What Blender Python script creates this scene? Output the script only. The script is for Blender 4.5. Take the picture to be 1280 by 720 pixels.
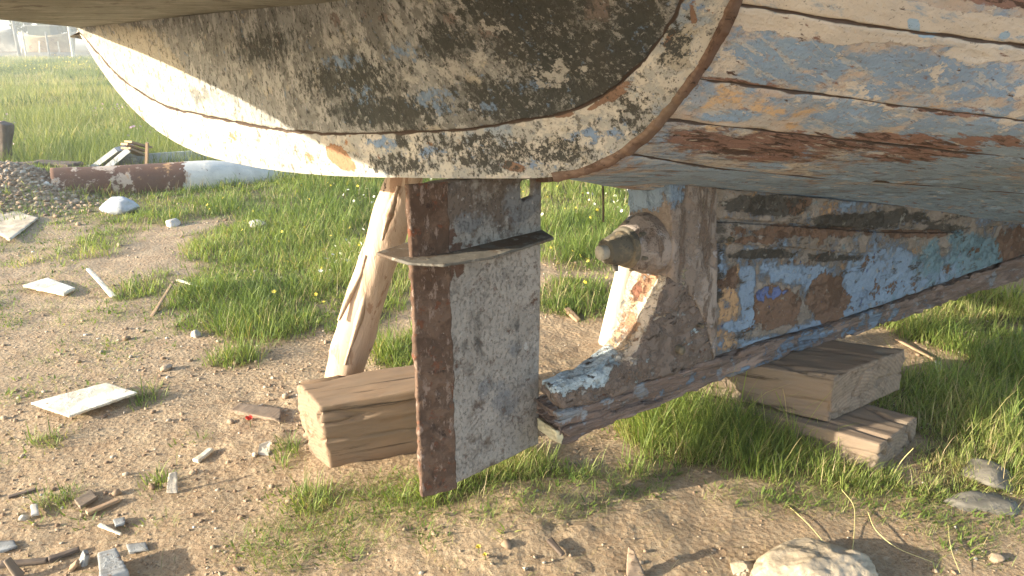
import bpy, bmesh, math, random
import numpy as np
from mathutils import Vector, Matrix
from mathutils.bvhtree import BVHTree
R = math.radians
HAZE = 0.0065
rng = np.random.default_rng(7)
random.seed(7)
for o in list(bpy.data.objects):
    bpy.data.objects.remove(o)
SC = bpy.context.scene
COL = SC.collection

# ------------------------------------------------------------------ camera
F = 924.0                      # focal length in photo pixels (26 mm equivalent phone lens)
H = 1.30                       # eye height
TH = math.atan((360 - 50) / F)  # downward pitch
cam_d = bpy.data.cameras.new('camera'); cam = bpy.data.objects.new('camera', cam_d); COL.objects.link(cam)
cam_d.sensor_width = 36; cam_d.lens = 36 * F / 1280; cam_d.clip_start = .05; cam_d.clip_end = 1500
cam.location = (0, 0, H); cam.rotation_euler = (R(90) - TH, 0, 0)
SC.camera = cam

# ------------------------------------------------------------------ world, sun, exposure
SUN_EL, SUN_AZ = R(14.5), math.atan2(-.945, -.326)      # azimuth clockwise from +Y
w = bpy.data.worlds.new('World'); SC.world = w; w.use_nodes = True
nt = w.node_tree; bg = nt.nodes['Background']
sky = nt.nodes.new('ShaderNodeTexSky'); sky.sky_type = 'NISHITA'; sky.sun_disc = False
sky.sun_elevation = SUN_EL; sky.sun_rotation = SUN_AZ; sky.air_density = 1.0; sky.dust_density = 1.2; sky.ozone_density = 1.0
nt.links.new(sky.outputs[0], bg.inputs[0]); bg.inputs[1].default_value = 0.15
sl = bpy.data.lights.new('sun', 'SUN'); sun = bpy.data.objects.new('sun', sl); COL.objects.link(sun)
sl.energy = 4.3; sl.angle = R(.55); sl.color = (1, .90, .71)
sdir = Vector((math.cos(SUN_EL) * math.sin(SUN_AZ), math.cos(SUN_EL) * math.cos(SUN_AZ), math.sin(SUN_EL)))
sun.rotation_euler = sdir.to_track_quat('Z', 'Y').to_euler()
SC.view_settings.view_transform = 'Standard'; SC.view_settings.look = 'None'
SC.view_settings.exposure = 1.95; SC.view_settings.gamma = 1
SC.render.engine = 'CYCLES'
SC.cycles.use_denoising = True
SC.cycles.max_bounces = 8; SC.cycles.diffuse_bounces = 4

# ------------------------------------------------------------------ measuring helpers (photo pixel + distance -> place)
ct, st = math.cos(TH), math.sin(TH)
def ray(px, py):
    u = (px - 640) / F; v = (360 - py) / F
    return Vector((u, ct + v * st, -st + v * ct))
CAM = Vector((0, 0, H))
def P(px, py, Y):
    d = ray(px, py); return CAM + d * (Y / d.y)
def G(px, py, z=0.0):
    d = ray(px, py); return CAM + d * ((z - H) / d.z)
def to_px(p):
    x, y, z = p[0], p[1], p[2] - H
    dep = y * ct - z * st; up = y * st + z * ct
    return 640 + F * x / dep, 360 - F * up / dep

# ------------------------------------------------------------------ noise
def _hash(ix, iy, iz, seed):
    h = (ix.astype(np.int64) * 374761393 + iy.astype(np.int64) * 668265263 + iz.astype(np.int64) * 2147483647 + seed * 974711) & 0xffffffff
    h = ((h ^ (h >> 13)) * 1274126177) & 0xffffffff
    h = (h ^ (h >> 16)) & 0xffffffff
    return h / 4294967295.0
def vnoise(p, seed=0):
    p = np.asarray(p, float); i = np.floor(p).astype(np.int64); f = p - i; f = f * f * (3 - 2 * f)
    r = 0
    for dx in (0, 1):
        wx = f[:, 0] if dx else 1 - f[:, 0]
        for dy in (0, 1):
            wy = f[:, 1] if dy else 1 - f[:, 1]
            for dz in (0, 1):
                wz = f[:, 2] if dz else 1 - f[:, 2]
                r = r + _hash(i[:, 0] + dx, i[:, 1] + dy, i[:, 2] + dz, seed) * wx * wy * wz
    return r
def fbm(p, oct=4, seed=0):
    p = np.asarray(p, float); a = 0; s = 0; k = .5
    for o in range(oct):
        a = a + k * (vnoise(p, seed + o) - .5); s += k; p = p * 2.03 + 11.7; k *= .5
    return a / s
def p3(x, y, z=None):
    x = np.asarray(x, float); return np.stack([x, np.asarray(y, float), np.zeros_like(x) if z is None else z], 1)

# ------------------------------------------------------------------ object helpers
def tag(o, label=None, cat=None, group=None, kind=None):
    if label: o['label'] = label
    if cat: o['category'] = cat
    if group: o['group'] = group
    if kind: o['kind'] = kind
    return o
def empty(name, loc, rz=0, label=None, cat=None, group=None):
    o = bpy.data.objects.new(name, None); COL.objects.link(o); o.location = loc; o.rotation_euler = (0, 0, rz)
    o.empty_display_size = .1
    return tag(o, label, cat, group)
def mk(name, V, Fc, mat, parent=None, smooth=True, M=None):
    """one mesh object; V in world space unless M (world matrix of its frame) is given, then V is local to M"""
    me = bpy.data.meshes.new(name)
    V = np.asarray(V, float)
    me.from_pydata(V.tolist(), [], [tuple(f) for f in Fc]); me.update()
    if smooth: me.polygons.foreach_set('use_smooth', [True] * len(me.polygons))
    if mat: me.materials.append(mat)
    o = bpy.data.objects.new(name, me); COL.objects.link(o)
    if parent: o.parent = parent
    if M is not None: o.matrix_world = M
    return o
def fast_mesh(name, V, quads=None, tris=None, mat=None, smooth=False, attr=None):
    me = bpy.data.meshes.new(name)
    V = np.asarray(V, np.float32); me.vertices.add(len(V)); me.vertices.foreach_set('co', V.ravel())
    loops = []; starts = []; n = 0
    if quads is not None and len(quads):
        q = np.asarray(quads, np.int32); loops.append(q.ravel()); starts.append(np.arange(len(q)) * 4 + n); n += len(q) * 4
    if tris is not None and len(tris):
        t = np.asarray(tris, np.int32); loops.append(t.ravel()); starts.append(np.arange(len(t)) * 3 + n); n += len(t) * 3
    L = np.concatenate(loops); S = np.concatenate(starts)
    me.loops.add(len(L)); me.loops.foreach_set('vertex_index', L)
    me.polygons.add(len(S)); me.polygons.foreach_set('loop_start', S.astype(np.int32))
    me.update(calc_edges=True)
    if smooth: me.polygons.foreach_set('use_smooth', np.ones(len(S), bool))
    if attr:
        for k, a in attr.items():
            at = me.attributes.new(k, 'FLOAT', 'POINT'); at.data.foreach_set('value', np.asarray(a, np.float32))
    if mat: me.materials.append(mat)
    me.validate()
    o = bpy.data.objects.new(name, me); COL.objects.link(o)
    return o
def co_of(me):
    a = np.empty(len(me.vertices) * 3); me.vertices.foreach_get('co', a); return a.reshape(-1, 3)
def no_of(me):
    a = np.empty(len(me.vertices) * 3); me.vertices.foreach_get('normal', a); return a.reshape(-1, 3)
def roughen(o, voxel=.008, amp=.004, scale=(8, 40, 40), fine=.0015, seed=0, crack=0., crack_scale=(2, 30, 30), smooth=True):
    """remesh a solid and wear it with grain-aligned noise (object axes)"""
    m = o.modifiers.new('r', 'REMESH'); m.mode = 'VOXEL'; m.voxel_size = voxel; m.adaptivity = 0
    dg = bpy.context.evaluated_depsgraph_get(); dg.update()
    me = bpy.data.meshes.new_from_object(o.evaluated_get(dg))
    o.modifiers.clear()
    old = o.data; mats = list(old.materials); o.data = me
    me.materials.clear()
    for k in mats: me.materials.append(k)
    c = co_of(me); n = no_of(me); s = np.asarray(scale, float)
    d = fbm(c * s, 3, seed) * 2 * amp + fbm(c * s * 5, 2, seed + 9) * 2 * fine
    if crack:
        r = np.abs(fbm(c * np.asarray(crack_scale, float), 3, seed + 31))
        d -= crack * np.exp(-(r / .018) ** 2)
    c = c + n * d[:, None]
    me.vertices.foreach_set('co', c.ravel()); me.update()
    me.polygons.foreach_set('use_smooth', [smooth] * len(me.polygons))
    return o
def hexa(name, bot, top, mat, parent=None, xdir=None, rough=None, grain=None):
    """six sided solid from bottom and top plan quads (world points, same order); object x axis along xdir"""
    bot = [Vector(p) for p in bot]; top = [Vector(p) for p in top]
    c = sum(bot, Vector()) / 4
    xd = Vector(xdir) if xdir is not None else (bot[1] - bot[0]); xd = xd.normalized()
    up = Vector((0, 0, 1)) if abs(xd.z) < .9 else Vector((0, 1, 0))
    yd = up.cross(xd).normalized(); zd = xd.cross(yd)
    M = Matrix((xd, yd, zd)).transposed().to_4x4(); M.translation = c
    Mi = M.inverted()
    V = [Mi @ p for p in bot + top]
    Fc = [(3, 2, 1, 0), (4, 5, 6, 7), (0, 1, 5, 4), (1, 2, 6, 5), (2, 3, 7, 6), (3, 0, 4, 7)]
    o = mk(name, V, Fc, mat, parent, smooth=False, M=M)
    bm = bmesh.new(); bm.from_mesh(o.data); bmesh.ops.recalc_face_normals(bm, faces=bm.faces); bm.to_mesh(o.data); bm.free()
    if rough: roughen(o, **rough)
    return o
def beam(name, a, b, wid, thk, mat, parent=None, up=(0, 0, 1), rough=None, taper=1.0, skew=0.):
    """a board or timber between two points"""
    a = Vector(a); b = Vector(b); xd = (b - a).normalized(); up = Vector(up)
    yd = up.cross(xd).normalized(); zd = xd.cross(yd); L = (b - a).length
    M = Matrix((xd, yd, zd)).transposed().to_4x4(); M.translation = (a + b) / 2
    h = L / 2; y = wid / 2; z = thk / 2; t = taper
    V = [(-h - skew, -y, -z), (h - skew, -y * t, -z * t), (h + skew, y * t, -z * t), (-h + skew, y, -z),
         (-h - skew, -y, z), (h - skew, -y * t, z * t), (h + skew, y * t, z * t), (-h + skew, y, z)]
    Fc = [(3, 2, 1, 0), (4, 5, 6, 7), (0, 1, 5, 4), (1, 2, 6, 5), (2, 3, 7, 6), (3, 0, 4, 7)]
    o = mk(name, V, Fc, mat, parent, smooth=False, M=M)
    if rough: roughen(o, **rough)
    return o
def catmull(pts, n):
    pts = np.asarray([list(p) for p in pts], float)
    d = np.linalg.norm(np.diff(pts, axis=0), axis=1); t = np.concatenate([[0], np.cumsum(np.sqrt(np.maximum(d, 1e-6)))]); t /= t[-1]
    # natural-ish: Hermite with finite difference tangents on chord parameter
    m = np.zeros_like(pts)
    for i in range(len(pts)):
        if i == 0: m[i] = (pts[1] - pts[0]) / (t[1] - t[0])
        elif i == len(pts) - 1: m[i] = (pts[-1] - pts[-2]) / (t[-1] - t[-2])
        else:
            h0 = t[i] - t[i - 1]; h1 = t[i + 1] - t[i]
            m[i] = ((pts[i] - pts[i - 1]) / h0 * h1 + (pts[i + 1] - pts[i]) / h1 * h0) / (h0 + h1)
    # resample by arc length
    def ev(x):
        k = np.clip(np.searchsorted(t, x, side='right') - 1, 0, len(t) - 2)
        h = (t[k + 1] - t[k])[:, None]; s = ((x - t[k]) / (t[k + 1] - t[k]))[:, None]
        return (2 * s**3 - 3 * s**2 + 1) * pts[k] + (s**3 - 2 * s**2 + s) * h * m[k] + (-2 * s**3 + 3 * s**2) * pts[k + 1] + (s**3 - s**2) * h * m[k + 1]
    x = np.linspace(0, 1, 1200); q = ev(x)
    L = np.concatenate([[0], np.cumsum(np.linalg.norm(np.diff(q, axis=0), axis=1))]); L /= L[-1]
    return ev(np.interp(np.linspace(0, 1, n), L, x))
def tube(name, pts, rad, mat, parent=None, seg=20, amp=0., nscale=(12, 12, 12), seed=0, caps=True, M=None, lump=0., rings=None):
    pts = catmull(pts, rings or max(8, int(len(pts) * 10))); n = len(pts)
    rad = np.interp(np.linspace(0, 1, n), np.linspace(0, 1, len(rad)), rad)
    T = np.gradient(pts, axis=0); T /= np.linalg.norm(T, axis=1)[:, None]
    ref = np.array([0, 1, 0.]) if abs(T[0][1]) < .8 else np.array([1, 0, 0.])
    V = []
    for i in range(n):
        a = np.cross(T[i], ref); a /= np.linalg.norm(a); b = np.cross(T[i], a)
        for k in range(seg):
            th = 2 * math.pi * k / seg
            V.append(pts[i] + rad[i] * (math.cos(th) * a + math.sin(th) * b))
    V = np.array(V)
    if amp or lump:
        ctr = np.repeat(pts, seg, 0); dn = V - ctr; dl = np.linalg.norm(dn, axis=1)[:, None]
        V = ctr + dn * (1 + (fbm(V * np.asarray(nscale), 4, seed) * 2 * amp + fbm(V * 6, 2, seed + 3) * 2 * lump)[:, None] / np.maximum(dl, 1e-4))
    Fc = []
    for i in range(n - 1):
        for k in range(seg):
            k2 = (k + 1) % seg; Fc.append((i * seg + k, i * seg + k2, (i + 1) * seg + k2, (i + 1) * seg + k))
    if caps:
        V = np.vstack([V, pts[0], pts[-1]]); c0 = len(V) - 2; c1 = len(V) - 1
        for k in range(seg):
            k2 = (k + 1) % seg; Fc.append((c0, k2, k)); Fc.append((c1, (n - 1) * seg + k, (n - 1) * seg + k2))
    if M is not None:
        Mi = np.array(M.inverted()); V = V @ Mi[:3, :3].T + Mi[:3, 3]
    o = mk(name, V, Fc, mat, parent, M=M)
    return o
def rock(name, loc, size, mat, parent=None, seed=0, flat=False, rot=0, sub=4, amp=.25, sc=1.6):
    bm = bmesh.new(); bmesh.ops.create_icosphere(bm, subdivisions=sub, radius=1)
    c = np.array([v.co[:] for v in bm.verts])
    d = 1 + fbm(c * sc + seed * 7.3, 4, seed) * 2 * amp
    c = c * d[:, None]
    # chisel with a few planes
    rr = np.random.default_rng(seed + 100)
    for k in range(7):
        nn = rr.normal(size=3); nn /= np.linalg.norm(nn); lim = rr.uniform(.62, .85)
        dd = c @ nn; c -= np.maximum(dd - lim, 0)[:, None] * nn * .85
    c = c * np.asarray(size)
    for v, q in zip(bm.verts, c): v.co = q
    me = bpy.data.meshes.new(name); bm.to_mesh(me); bm.free()
    me.polygons.foreach_set('use_smooth', [True] * len(me.polygons)); me.materials.append(mat)
    o = bpy.data.objects.new(name, me); COL.objects.link(o); o.location = loc; o.rotation_euler = (0, 0, rot)
    if parent: o.parent = parent
    return o

# ------------------------------------------------------------------ material helpers
class NB:
    def __init__(s, name):
        s.m = bpy.data.materials.new(name); s.m.use_nodes = True; s.t = s.m.node_tree; s.t.nodes.clear()
        s.out = s.t.nodes.new('ShaderNodeOutputMaterial')
        s.tc = s.t.nodes.new('ShaderNodeTexCoord').outputs['Object']
    def n(s, typ, **kw):
        x = s.t.nodes.new(typ)
        for k, v in kw.items(): setattr(x, k, v)
        return x
    def set(s, inp, v):
        if hasattr(v, 'is_linked') or isinstance(v, bpy.types.NodeSocket): s.t.links.new(v, inp)
        else: inp.default_value = v
    def math(s, op, a, b=0., c=0., clamp=False):
        x = s.n('ShaderNodeMath', operation=op, use_clamp=clamp); s.set(x.inputs[0], a); s.set(x.inputs[1], b)
        if len(x.inputs) > 2: s.set(x.inputs[2], c)
        return x.outputs[0]
    def vmath(s, op, a, b=(0, 0, 0)):
        x = s.n('ShaderNodeVectorMath', operation=op); s.set(x.inputs[0], a); s.set(x.inputs[1], b)
        return x.outputs['Value'] if op in ('DOT_PRODUCT', 'LENGTH') else x.outputs[0]
    def scale(s, sc, off=(0, 0, 0), rot=None, vec=None):
        x = s.n('ShaderNodeMapping'); s.t.links.new(vec or s.tc, x.inputs[0])
        x.inputs['Scale'].default_value = sc; x.inputs['Location'].default_value = off
        if rot: x.inputs['Rotation'].default_value = rot
        return x.outputs[0]
    def noise(s, scale=5, detail=4, rough=.55, vec=None, color=False, dist=0., off=None):
        v = vec or s.tc
        if isinstance(scale, tuple): v = s.scale(scale, off or (0, 0, 0), vec=v); scale = 1
        elif off: v = s.scale((1, 1, 1), off, vec=v)
        x = s.n('ShaderNodeTexNoise'); s.t.links.new(v, x.inputs['Vector'])
        x.inputs['Scale'].default_value = scale; x.inputs['Detail'].default_value = detail; x.inputs['Roughness'].default_value = rough
        x.inputs['Distortion'].default_value = dist
        return x.outputs['Color' if color else 'Fac']
    def voro(s, scale=5, vec=None, feat='F1', out='Distance'):
        v = vec or s.tc
        if isinstance(scale, tuple): v = s.scale(scale, vec=v); scale = 1
        x = s.n('ShaderNodeTexVoronoi', feature=feat); s.t.links.new(v, x.inputs['Vector']); x.inputs['Scale'].default_value = scale
        return x.outputs[out]
    def step(s, v, thr, soft=.03):
        return s.math('MULTIPLY_ADD', s.math('SUBTRACT', v, thr), 1 / max(soft, 1e-4), .5, clamp=True)
    def mix(s, f, a, b, mode='MIX'):
        x = s.n('ShaderNodeMix', data_type='RGBA', blend_type=mode)
        s.set(x.inputs[0], f)
        for i, v in ((6, a), (7, b)):
            if isinstance(v, tuple) and len(v) == 3: v = (*v, 1)
            s.set(x.inputs[i], v)
        return x.outputs[2]
    def ramp(s, f, stops):
        x = s.n('ShaderNodeValToRGB'); s.t.links.new(f, x.inputs[0]); e = x.color_ramp.elements
        while len(e) < len(stops): e.new(.5)
        for q, (p, c) in zip(e, stops): q.position = p; q.color = (*c, 1) if len(c) == 3 else c
        return x.outputs[0]
    def attr(s, name):
        x = s.n('ShaderNodeAttribute'); x.attribute_name = name; return x.outputs['Fac']
    def blob(s, P0, e1, e2, vec, box=False):
        E = np.array([list(e1), list(e2)]).T; D = np.linalg.pinv(E)
        a = s.math('SUBTRACT', s.vmath('DOT_PRODUCT', vec, tuple(D[0])), float(D[0] @ np.array(P0)))
        b = s.math('SUBTRACT', s.vmath('DOT_PRODUCT', vec, tuple(D[1])), float(D[1] @ np.array(P0)))
        if box: r = s.math('MAXIMUM', s.math('ABSOLUTE', a), s.math('ABSOLUTE', b))
        else: r = s.math('SQRT', s.math('MULTIPLY_ADD', a, a, s.math('MULTIPLY', b, b)))
        return s.math('SUBTRACT', 1., r)
    def blobs(s, L, vec):
        v = None
        for (p, e1, e2, st_, box) in L:
            x = s.math('MULTIPLY', s.blob(p, e1, e2, vec, box), st_)
            v = x if v is None else s.math('MAXIMUM', v, x)
        return s.math('MAXIMUM', v, 0.)
    def done(s, col, rough=.85, bump=None, bstr=.5, bdist=.003, spec=.25, metal=0., normal=None):
        b = s.n('ShaderNodeBsdfPrincipled'); s.set(b.inputs['Base Color'], col if not (isinstance(col, tuple) and len(col) == 3) else (*col, 1))
        s.set(b.inputs['Roughness'], rough); b.inputs['Specular IOR Level'].default_value = spec; s.set(b.inputs['Metallic'], metal)
        if bump is not None:
            k = s.n('ShaderNodeBump'); k.inputs['Strength'].default_value = bstr; k.inputs['Distance'].default_value = bdist
            s.t.links.new(bump, k.inputs['Height']); s.t.links.new(k.outputs[0], b.inputs['Normal'])
        s.t.links.new(b.outputs[0], s.out.inputs[0]); s.bsdf = b
        return s.m

def layered(name, base, layers, grime=.25, rough=.82, bstr=.6, bdist=.004, wob=.03, wobscale=12, grain=None, seam=False):
    """stack of paint coats. layer: dict(col, col2, scale, detail, thr, soft, blobs, h) - h = coat height for the bump"""
    b = NB(name)
    nz = b.noise(wobscale, 5, .65, color=True)
    vec = b.vmath('ADD', b.tc, b.vmath('MULTIPLY', b.vmath('SUBTRACT', nz, (.5, .5, .5)), (wob * 2,) * 3))
    var = b.noise(30, 5, .7)
    col = b.mix(var, tuple(c * .72 for c in base), tuple(min(1, c * 1.28) for c in base))
    h = b.math('MULTIPLY', b.noise(60, 6, .7), .25)
    for i, L in enumerate(layers):
        n = b.noise(L.get('scale', 20), L.get('detail', 6), L.get('rough', .7), off=(i * 3.1, i * 1.7, i * 5.3), dist=L.get('dist', 0.))
        n = b.math('MULTIPLY_ADD', b.math('SUBTRACT', n, .5), 2.2, .5); val = n; soft = L.get('soft', .03) * 2.2; thr = .5 + (L.get('thr', .5) - .5) * 2.2
        if L.get('blobs'):
            B = b.math('MULTIPLY', b.blobs(L['blobs'], vec), 1.7, clamp=True)
            val = b.math('MULTIPLY_ADD', B, L.get('kk', .55), n); thr = L.get('bthr', .88)
        if L.get('not'):
            val = b.math('SUBTRACT', val, b.math('MULTIPLY', b.math('MULTIPLY', b.blobs(L['not'], vec), 1.7, clamp=True), L.get('nk', .3)))
        m = b.step(val, thr, soft)
        m = b.math('MULTIPLY', m, L.get('op', 1.))
        c = L['col']; c2 = L.get('col2', tuple(min(1, x * 1.2) for x in c))
        cc = b.mix(b.noise(L.get('vs', 9), 5, .65, off=(i * 2.3 + 9, 1, 4)), tuple(x * .85 for x in c), c2)
        col = b.mix(m, col, cc)
        h = b.math('MULTIPLY_ADD', m, L.get('h', .5), h)
    if seam:
        sv = b.math('MULTIPLY', b.attr('seam'), b.step(b.noise((9, 9, 9), 4, .7, off=(2, 7, 1)), .30, .2))
        col = b.mix(b.step(sv, .30, .3), col, (.09, .062, .05)); h = b.math('MULTIPLY_ADD', b.attr('seam'), -1.5, h)
    if grime:
        g = b.step(b.noise((7, 7, 3), 5, .7, off=(4, 4, 4)), .55, .35)
        col = b.mix(b.math('MULTIPLY', g, grime), col, (.12, .10, .08))
        sp = b.step(b.noise(140, 3, .6), .66, .06)
        col = b.mix(b.math('MULTIPLY', sp, .5), col, (.05, .045, .04))
    if grain:
        gr = b.noise(grain, 6, .7)
        col = b.mix(b.math('MULTIPLY', b.step(gr, .58, .1), .55), col, (.07, .055, .045))
        h = b.math('MULTIPLY_ADD', gr, .8, h)
    return b.done(col, rough, h, bstr, bdist)

def wood(name, c1, c2, crack=(.05, .04, .03), gs=(2.5, 40, 40), rough=.85, bstr=.6, stain=None, endc=None, ck=.62, bdist=.003):
    b = NB(name)
    g = b.noise(gs, 7, .7, dist=.3); big = b.noise((1.5, 6, 6), 4, .6)
    col = b.mix(b.step(g, .5, .45), c1, c2)
    col = b.mix(b.math('MULTIPLY', b.step(big, .5, .4), .5), col, tuple(x * .6 for x in c1))
    cr = b.step(b.noise((1.2, 55, 55), 6, .75, off=(3, 3, 3)), ck, .05)
    col = b.mix(cr, col, crack)
    if stain:
        col = b.mix(b.step(b.noise(6, 6, .7, off=(8, 1, 2)), .55, .2), col, stain)
    h = b.math('MULTIPLY_ADD', cr, -1.2, g)
    tcn = b.n('ShaderNodeTexCoord'); sx = b.n('ShaderNodeSeparateXYZ'); b.t.links.new(tcn.outputs['Normal'], sx.inputs[0])
    em = b.step(b.math('ABSOLUTE', sx.outputs[0]), .72, .08)
    wv = b.n('ShaderNodeTexWave', wave_type='RINGS', rings_direction='X'); b.t.links.new(b.scale((1, 1, 1), (0, .06, .09)), wv.inputs['Vector'])
    wv.inputs['Scale'].default_value = 26; wv.inputs['Distortion'].default_value = 2.2; wv.inputs['Detail'].default_value = 4; wv.inputs['Detail Scale'].default_value = 3
    rings = b.mix(b.math('MULTIPLY', wv.outputs['Fac'], .38), c2, tuple(x * .62 for x in c1))
    rings = b.mix(b.step(b.noise(24, 7, .8, off=(1, 9, 2)), .58, .12), rings, tuple(x * .55 for x in c1))
    col = b.mix(em, col, rings)
    dirt = b.step(b.noise(5, 6, .7, off=(5, 5, 5)), .54, .22)
    col = b.mix(b.math('MULTIPLY', dirt, .55), col, (.20, .155, .115))
    return b.done(col, rough, h, bstr, bdist)

# ------------------------------------------------------------------ ground
def ell(px, py, rx, ry, w=1.):
    """a patch on the ground: centre and half sizes measured in the photo, kept as a place on the ground"""
    c = G(px, py); a = G(px + rx, py); b1 = G(px, py - ry * .999) if py - ry > 70 else G(px, 72); b2 = G(px, py + ry)
    return (c.x, (b1.y + b2.y) / 2, abs(a.x - c.x), (b1.y - b2.y) / 2, w)
def field_of(L, x, y, edge=1.):
    v = np.zeros_like(x)
    for (cx, cy, rx, ry, wt) in L:
        r2 = ((x - cx) / rx) ** 2 + ((y - cy) / ry) ** 2
        v = np.maximum(v, wt * np.clip(1.35 - r2, 0, 1))
    return v
LUSH = [ell(400, 290, 150, 62), ell(380, 345, 120, 62), ell(330, 400, 90, 32, .9), ell(290, 450, 32, 14, .8), ell(730, 290, 90, 75), ell(720, 380, 60, 34),
        ell(500, 445, 40, 22, .9), ell(500, 300, 80, 80), ell(240, 262, 75, 22, .8), ell(180, 360, 30, 22, .6), ell(110, 315, 60, 22, .35),
        ell(640, 592, 62, 30, 1), ell(590, 615, 50, 22, .7), ell(860, 550, 85, 48, 1), ell(950, 565, 110, 48, 1), ell(820, 590, 70, 22, .5), ell(1060, 600, 80, 26, .8),
        ell(1230, 440, 90, 70), ell(1200, 520, 110, 60), ell(1250, 590, 120, 40, .8), ell(1210, 385, 120, 26), ell(1100, 395, 90, 20, .8), ell(1000, 560, 60, 30),
        ell(185, 500, 26, 14, .8), ell(60, 555, 26, 10, .5), ell(215, 605, 26, 18, .5), ell(70, 628, 30, 12, .6), ell(360, 570, 26, 22, .5), ell(1170, 470, 60, 30, .8)]
SHORT = [ell(470, 640, 130, 46, .8), ell(380, 690, 110, 40, .7), ell(640, 650, 130, 34, .6), ell(760, 620, 80, 26, .6), ell(1000, 630, 130, 22, .8), ell(1180, 660, 120, 40, .5),
         ell(60, 300, 90, 40, .6), ell(90, 470, 100, 40, .35), ell(100, 380, 150, 40, .45), ell(240, 380, 90, 50, .5), ell(220, 640, 60, 40, .35), ell(60, 640, 80, 26, .35), ell(20, 370, 60, 50, .4), ell(540, 660, 90, 40, .4),
         ell(1100, 470, 90, 30, .5), ell(150, 430, 70, 30, .3), ell(540, 470, 60, 40, .4)]
BARE = [ell(700, 430, 90, 32, 1), ell(270, 600, 60, 60, .9), ell(900, 680, 200, 26, 1), ell(740, 575, 50, 22, 1), ell(1130, 450, 80, 22, .9), ell(700, 690, 60, 24, .6), ell(240, 500, 70, 50, .5),
        ell(105, 515, 60, 22, .8), ell(560, 450, 60, 20, .3)]
LUSH += [ell(300, 340, 60, 70, .9), ell(290, 300, 60, 30, .9), ell(200, 265, 60, 16, .8), ell(130, 300, 50, 20, .5), ell(250, 400, 30, 20, .7), ell(40, 330, 40, 16, .5), ell(470, 360, 60, 60, 1), ell(700, 600, 60, 20, .6), ell(1180, 620, 50, 16, .7), ell(390, 640, 40, 16, .5), ell(540, 640, 60, 18, .55)]
def grass_cover(x, y):
    n = fbm(p3(x * 2.6, y * 2.6), 4, 21); n2 = fbm(p3(x * 9, y * 9), 3, 5)
    far = np.clip((y - 5.2) / 1.6, 0, 1)
    l = field_of(LUSH, x, y) + n * .55 + n2 * .35 - field_of(BARE, x, y) * .9
    l = np.maximum(np.clip(l * 1.5 - .35, 0, 1), far * (1 - np.exp(-(((x + 4.35) / .62) ** 2 + ((y - 6.2) / .55) ** 2) ** 2)))
    return l
def short_cover(x, y):
    n = fbm(p3(x * 4, y * 4), 4, 77); n2 = fbm(p3(x * 14, y * 14), 3, 15)
    return np.clip(field_of(SHORT, x, y) * 1.1 + n * .8 + n2 * .7 - field_of(BARE, x, y) * .6 - .12, 0, 1)
def gz(x, y):
    x = np.atleast_1d(np.asarray(x, float)); y = np.atleast_1d(np.asarray(y, float))
    fade = np.clip((9 - y) / 4, 0, 1)
    z = fbm(p3(x * .9, y * .9), 3, 3) * .05 * fade + fbm(p3(x * 3.1, y * 3.1), 3, 4) * .035 * fade
    rough_ = np.clip(.5 + fbm(p3(x * 1.3, y * 1.3), 2, 44) * 2.2, .15, 1)
    z = z + (fbm(p3(x * 16, y * 16), 4, 8) * .022 + np.maximum(fbm(p3(x * 38, y * 38), 3, 9), 0) * .022) * rough_ * np.clip((6 - y) / 3, 0, 1)
    z = z + np.clip(fbm(p3(x * .05, y * .05), 2, 60), -1, 1) * .3 * np.clip((y - 9) / 20, 0, 1)
    # rubble heap left, low mound under the rudder
    z = z + .30 * np.exp(-(((x + 4.35) / .5) ** 2 + ((y - 6.3) / .5) ** 2)) + .05 * np.exp(-(((x + .05) / .5) ** 2 + ((y - 1.8) / .35) ** 2))
    return z
def build_ground():
    b = NB('dirt')
    n1 = b.noise(1.1, 4, .6); n2 = b.noise(9, 6, .7); n3 = b.noise(70, 5, .75)
    col = b.mix(b.step(n1, .5, .4), (.335, .24, .15), (.41, .305, .20))
    col = b.mix(b.step(n2, .52, .25), col, (.28, .19, .115))
    col = b.mix(b.math('MULTIPLY', b.step(n3, .56, .15), .6), col, (.45, .36, .25))
    col = b.mix(b.math('MULTIPLY', b.step(b.noise(160, 3, .6), .62, .08), .6), col, (.13, .085, .055))
    gc = b.attr('cover')
    lit = b.mix(n2, (.10, .085, .035), (.17, .14, .06))
    col = b.mix(b.math('MULTIPLY', b.step(b.math('MULTIPLY_ADD', n3, .4, gc), .62, .35), .8), col, lit)
    h = b.math('MULTIPLY_ADD', b.noise(45, 7, .75), 1., b.math('MULTIPLY', b.voro(60), .5))
    mat = b.done(col, .95, h, .9, .012, spec=.15)
    # near sheet fine, outer rings coarse, one mesh
    xs = np.concatenate([-np.geomspace(700, 4.7, 34), np.arange(-4.6, 4.4, .0165), np.geomspace(4.5, 700, 34)])
    ys = np.concatenate([-np.geomspace(400, .6, 20), np.arange(-.5, .9, .05), np.arange(.9, 5.2, .0165), np.arange(5.22, 9, .05), np.geomspace(9.05, 1200, 90)])
    X, Y = np.meshgrid(xs, ys); x = X.ravel(); y = Y.ravel()
    z = gz(x, y)
    V = np.stack([x, y, z], 1); nx = len(xs); ny = len(ys)
    i = (np.arange(ny - 1)[:, None] * nx + np.arange(nx - 1)[None]).ravel()
    Q = np.stack([i, i + 1, i + nx + 1, i + nx], 1)
    cov = np.clip(grass_cover(x, y) + short_cover(x, y) * .35, 0, 1)
    o = fast_mesh('ground', V, quads=Q, mat=mat, smooth=True, attr={'cover': cov})
    tag(o, kind='structure')
build_ground()
def on_ground(px, py, dz=0.):
    p = G(px, py)
    for _ in range(3): p = G(px, py, float(gz(p.x, p.y)[0]))
    return Vector((p.x, p.y, p.z + dz))

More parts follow.
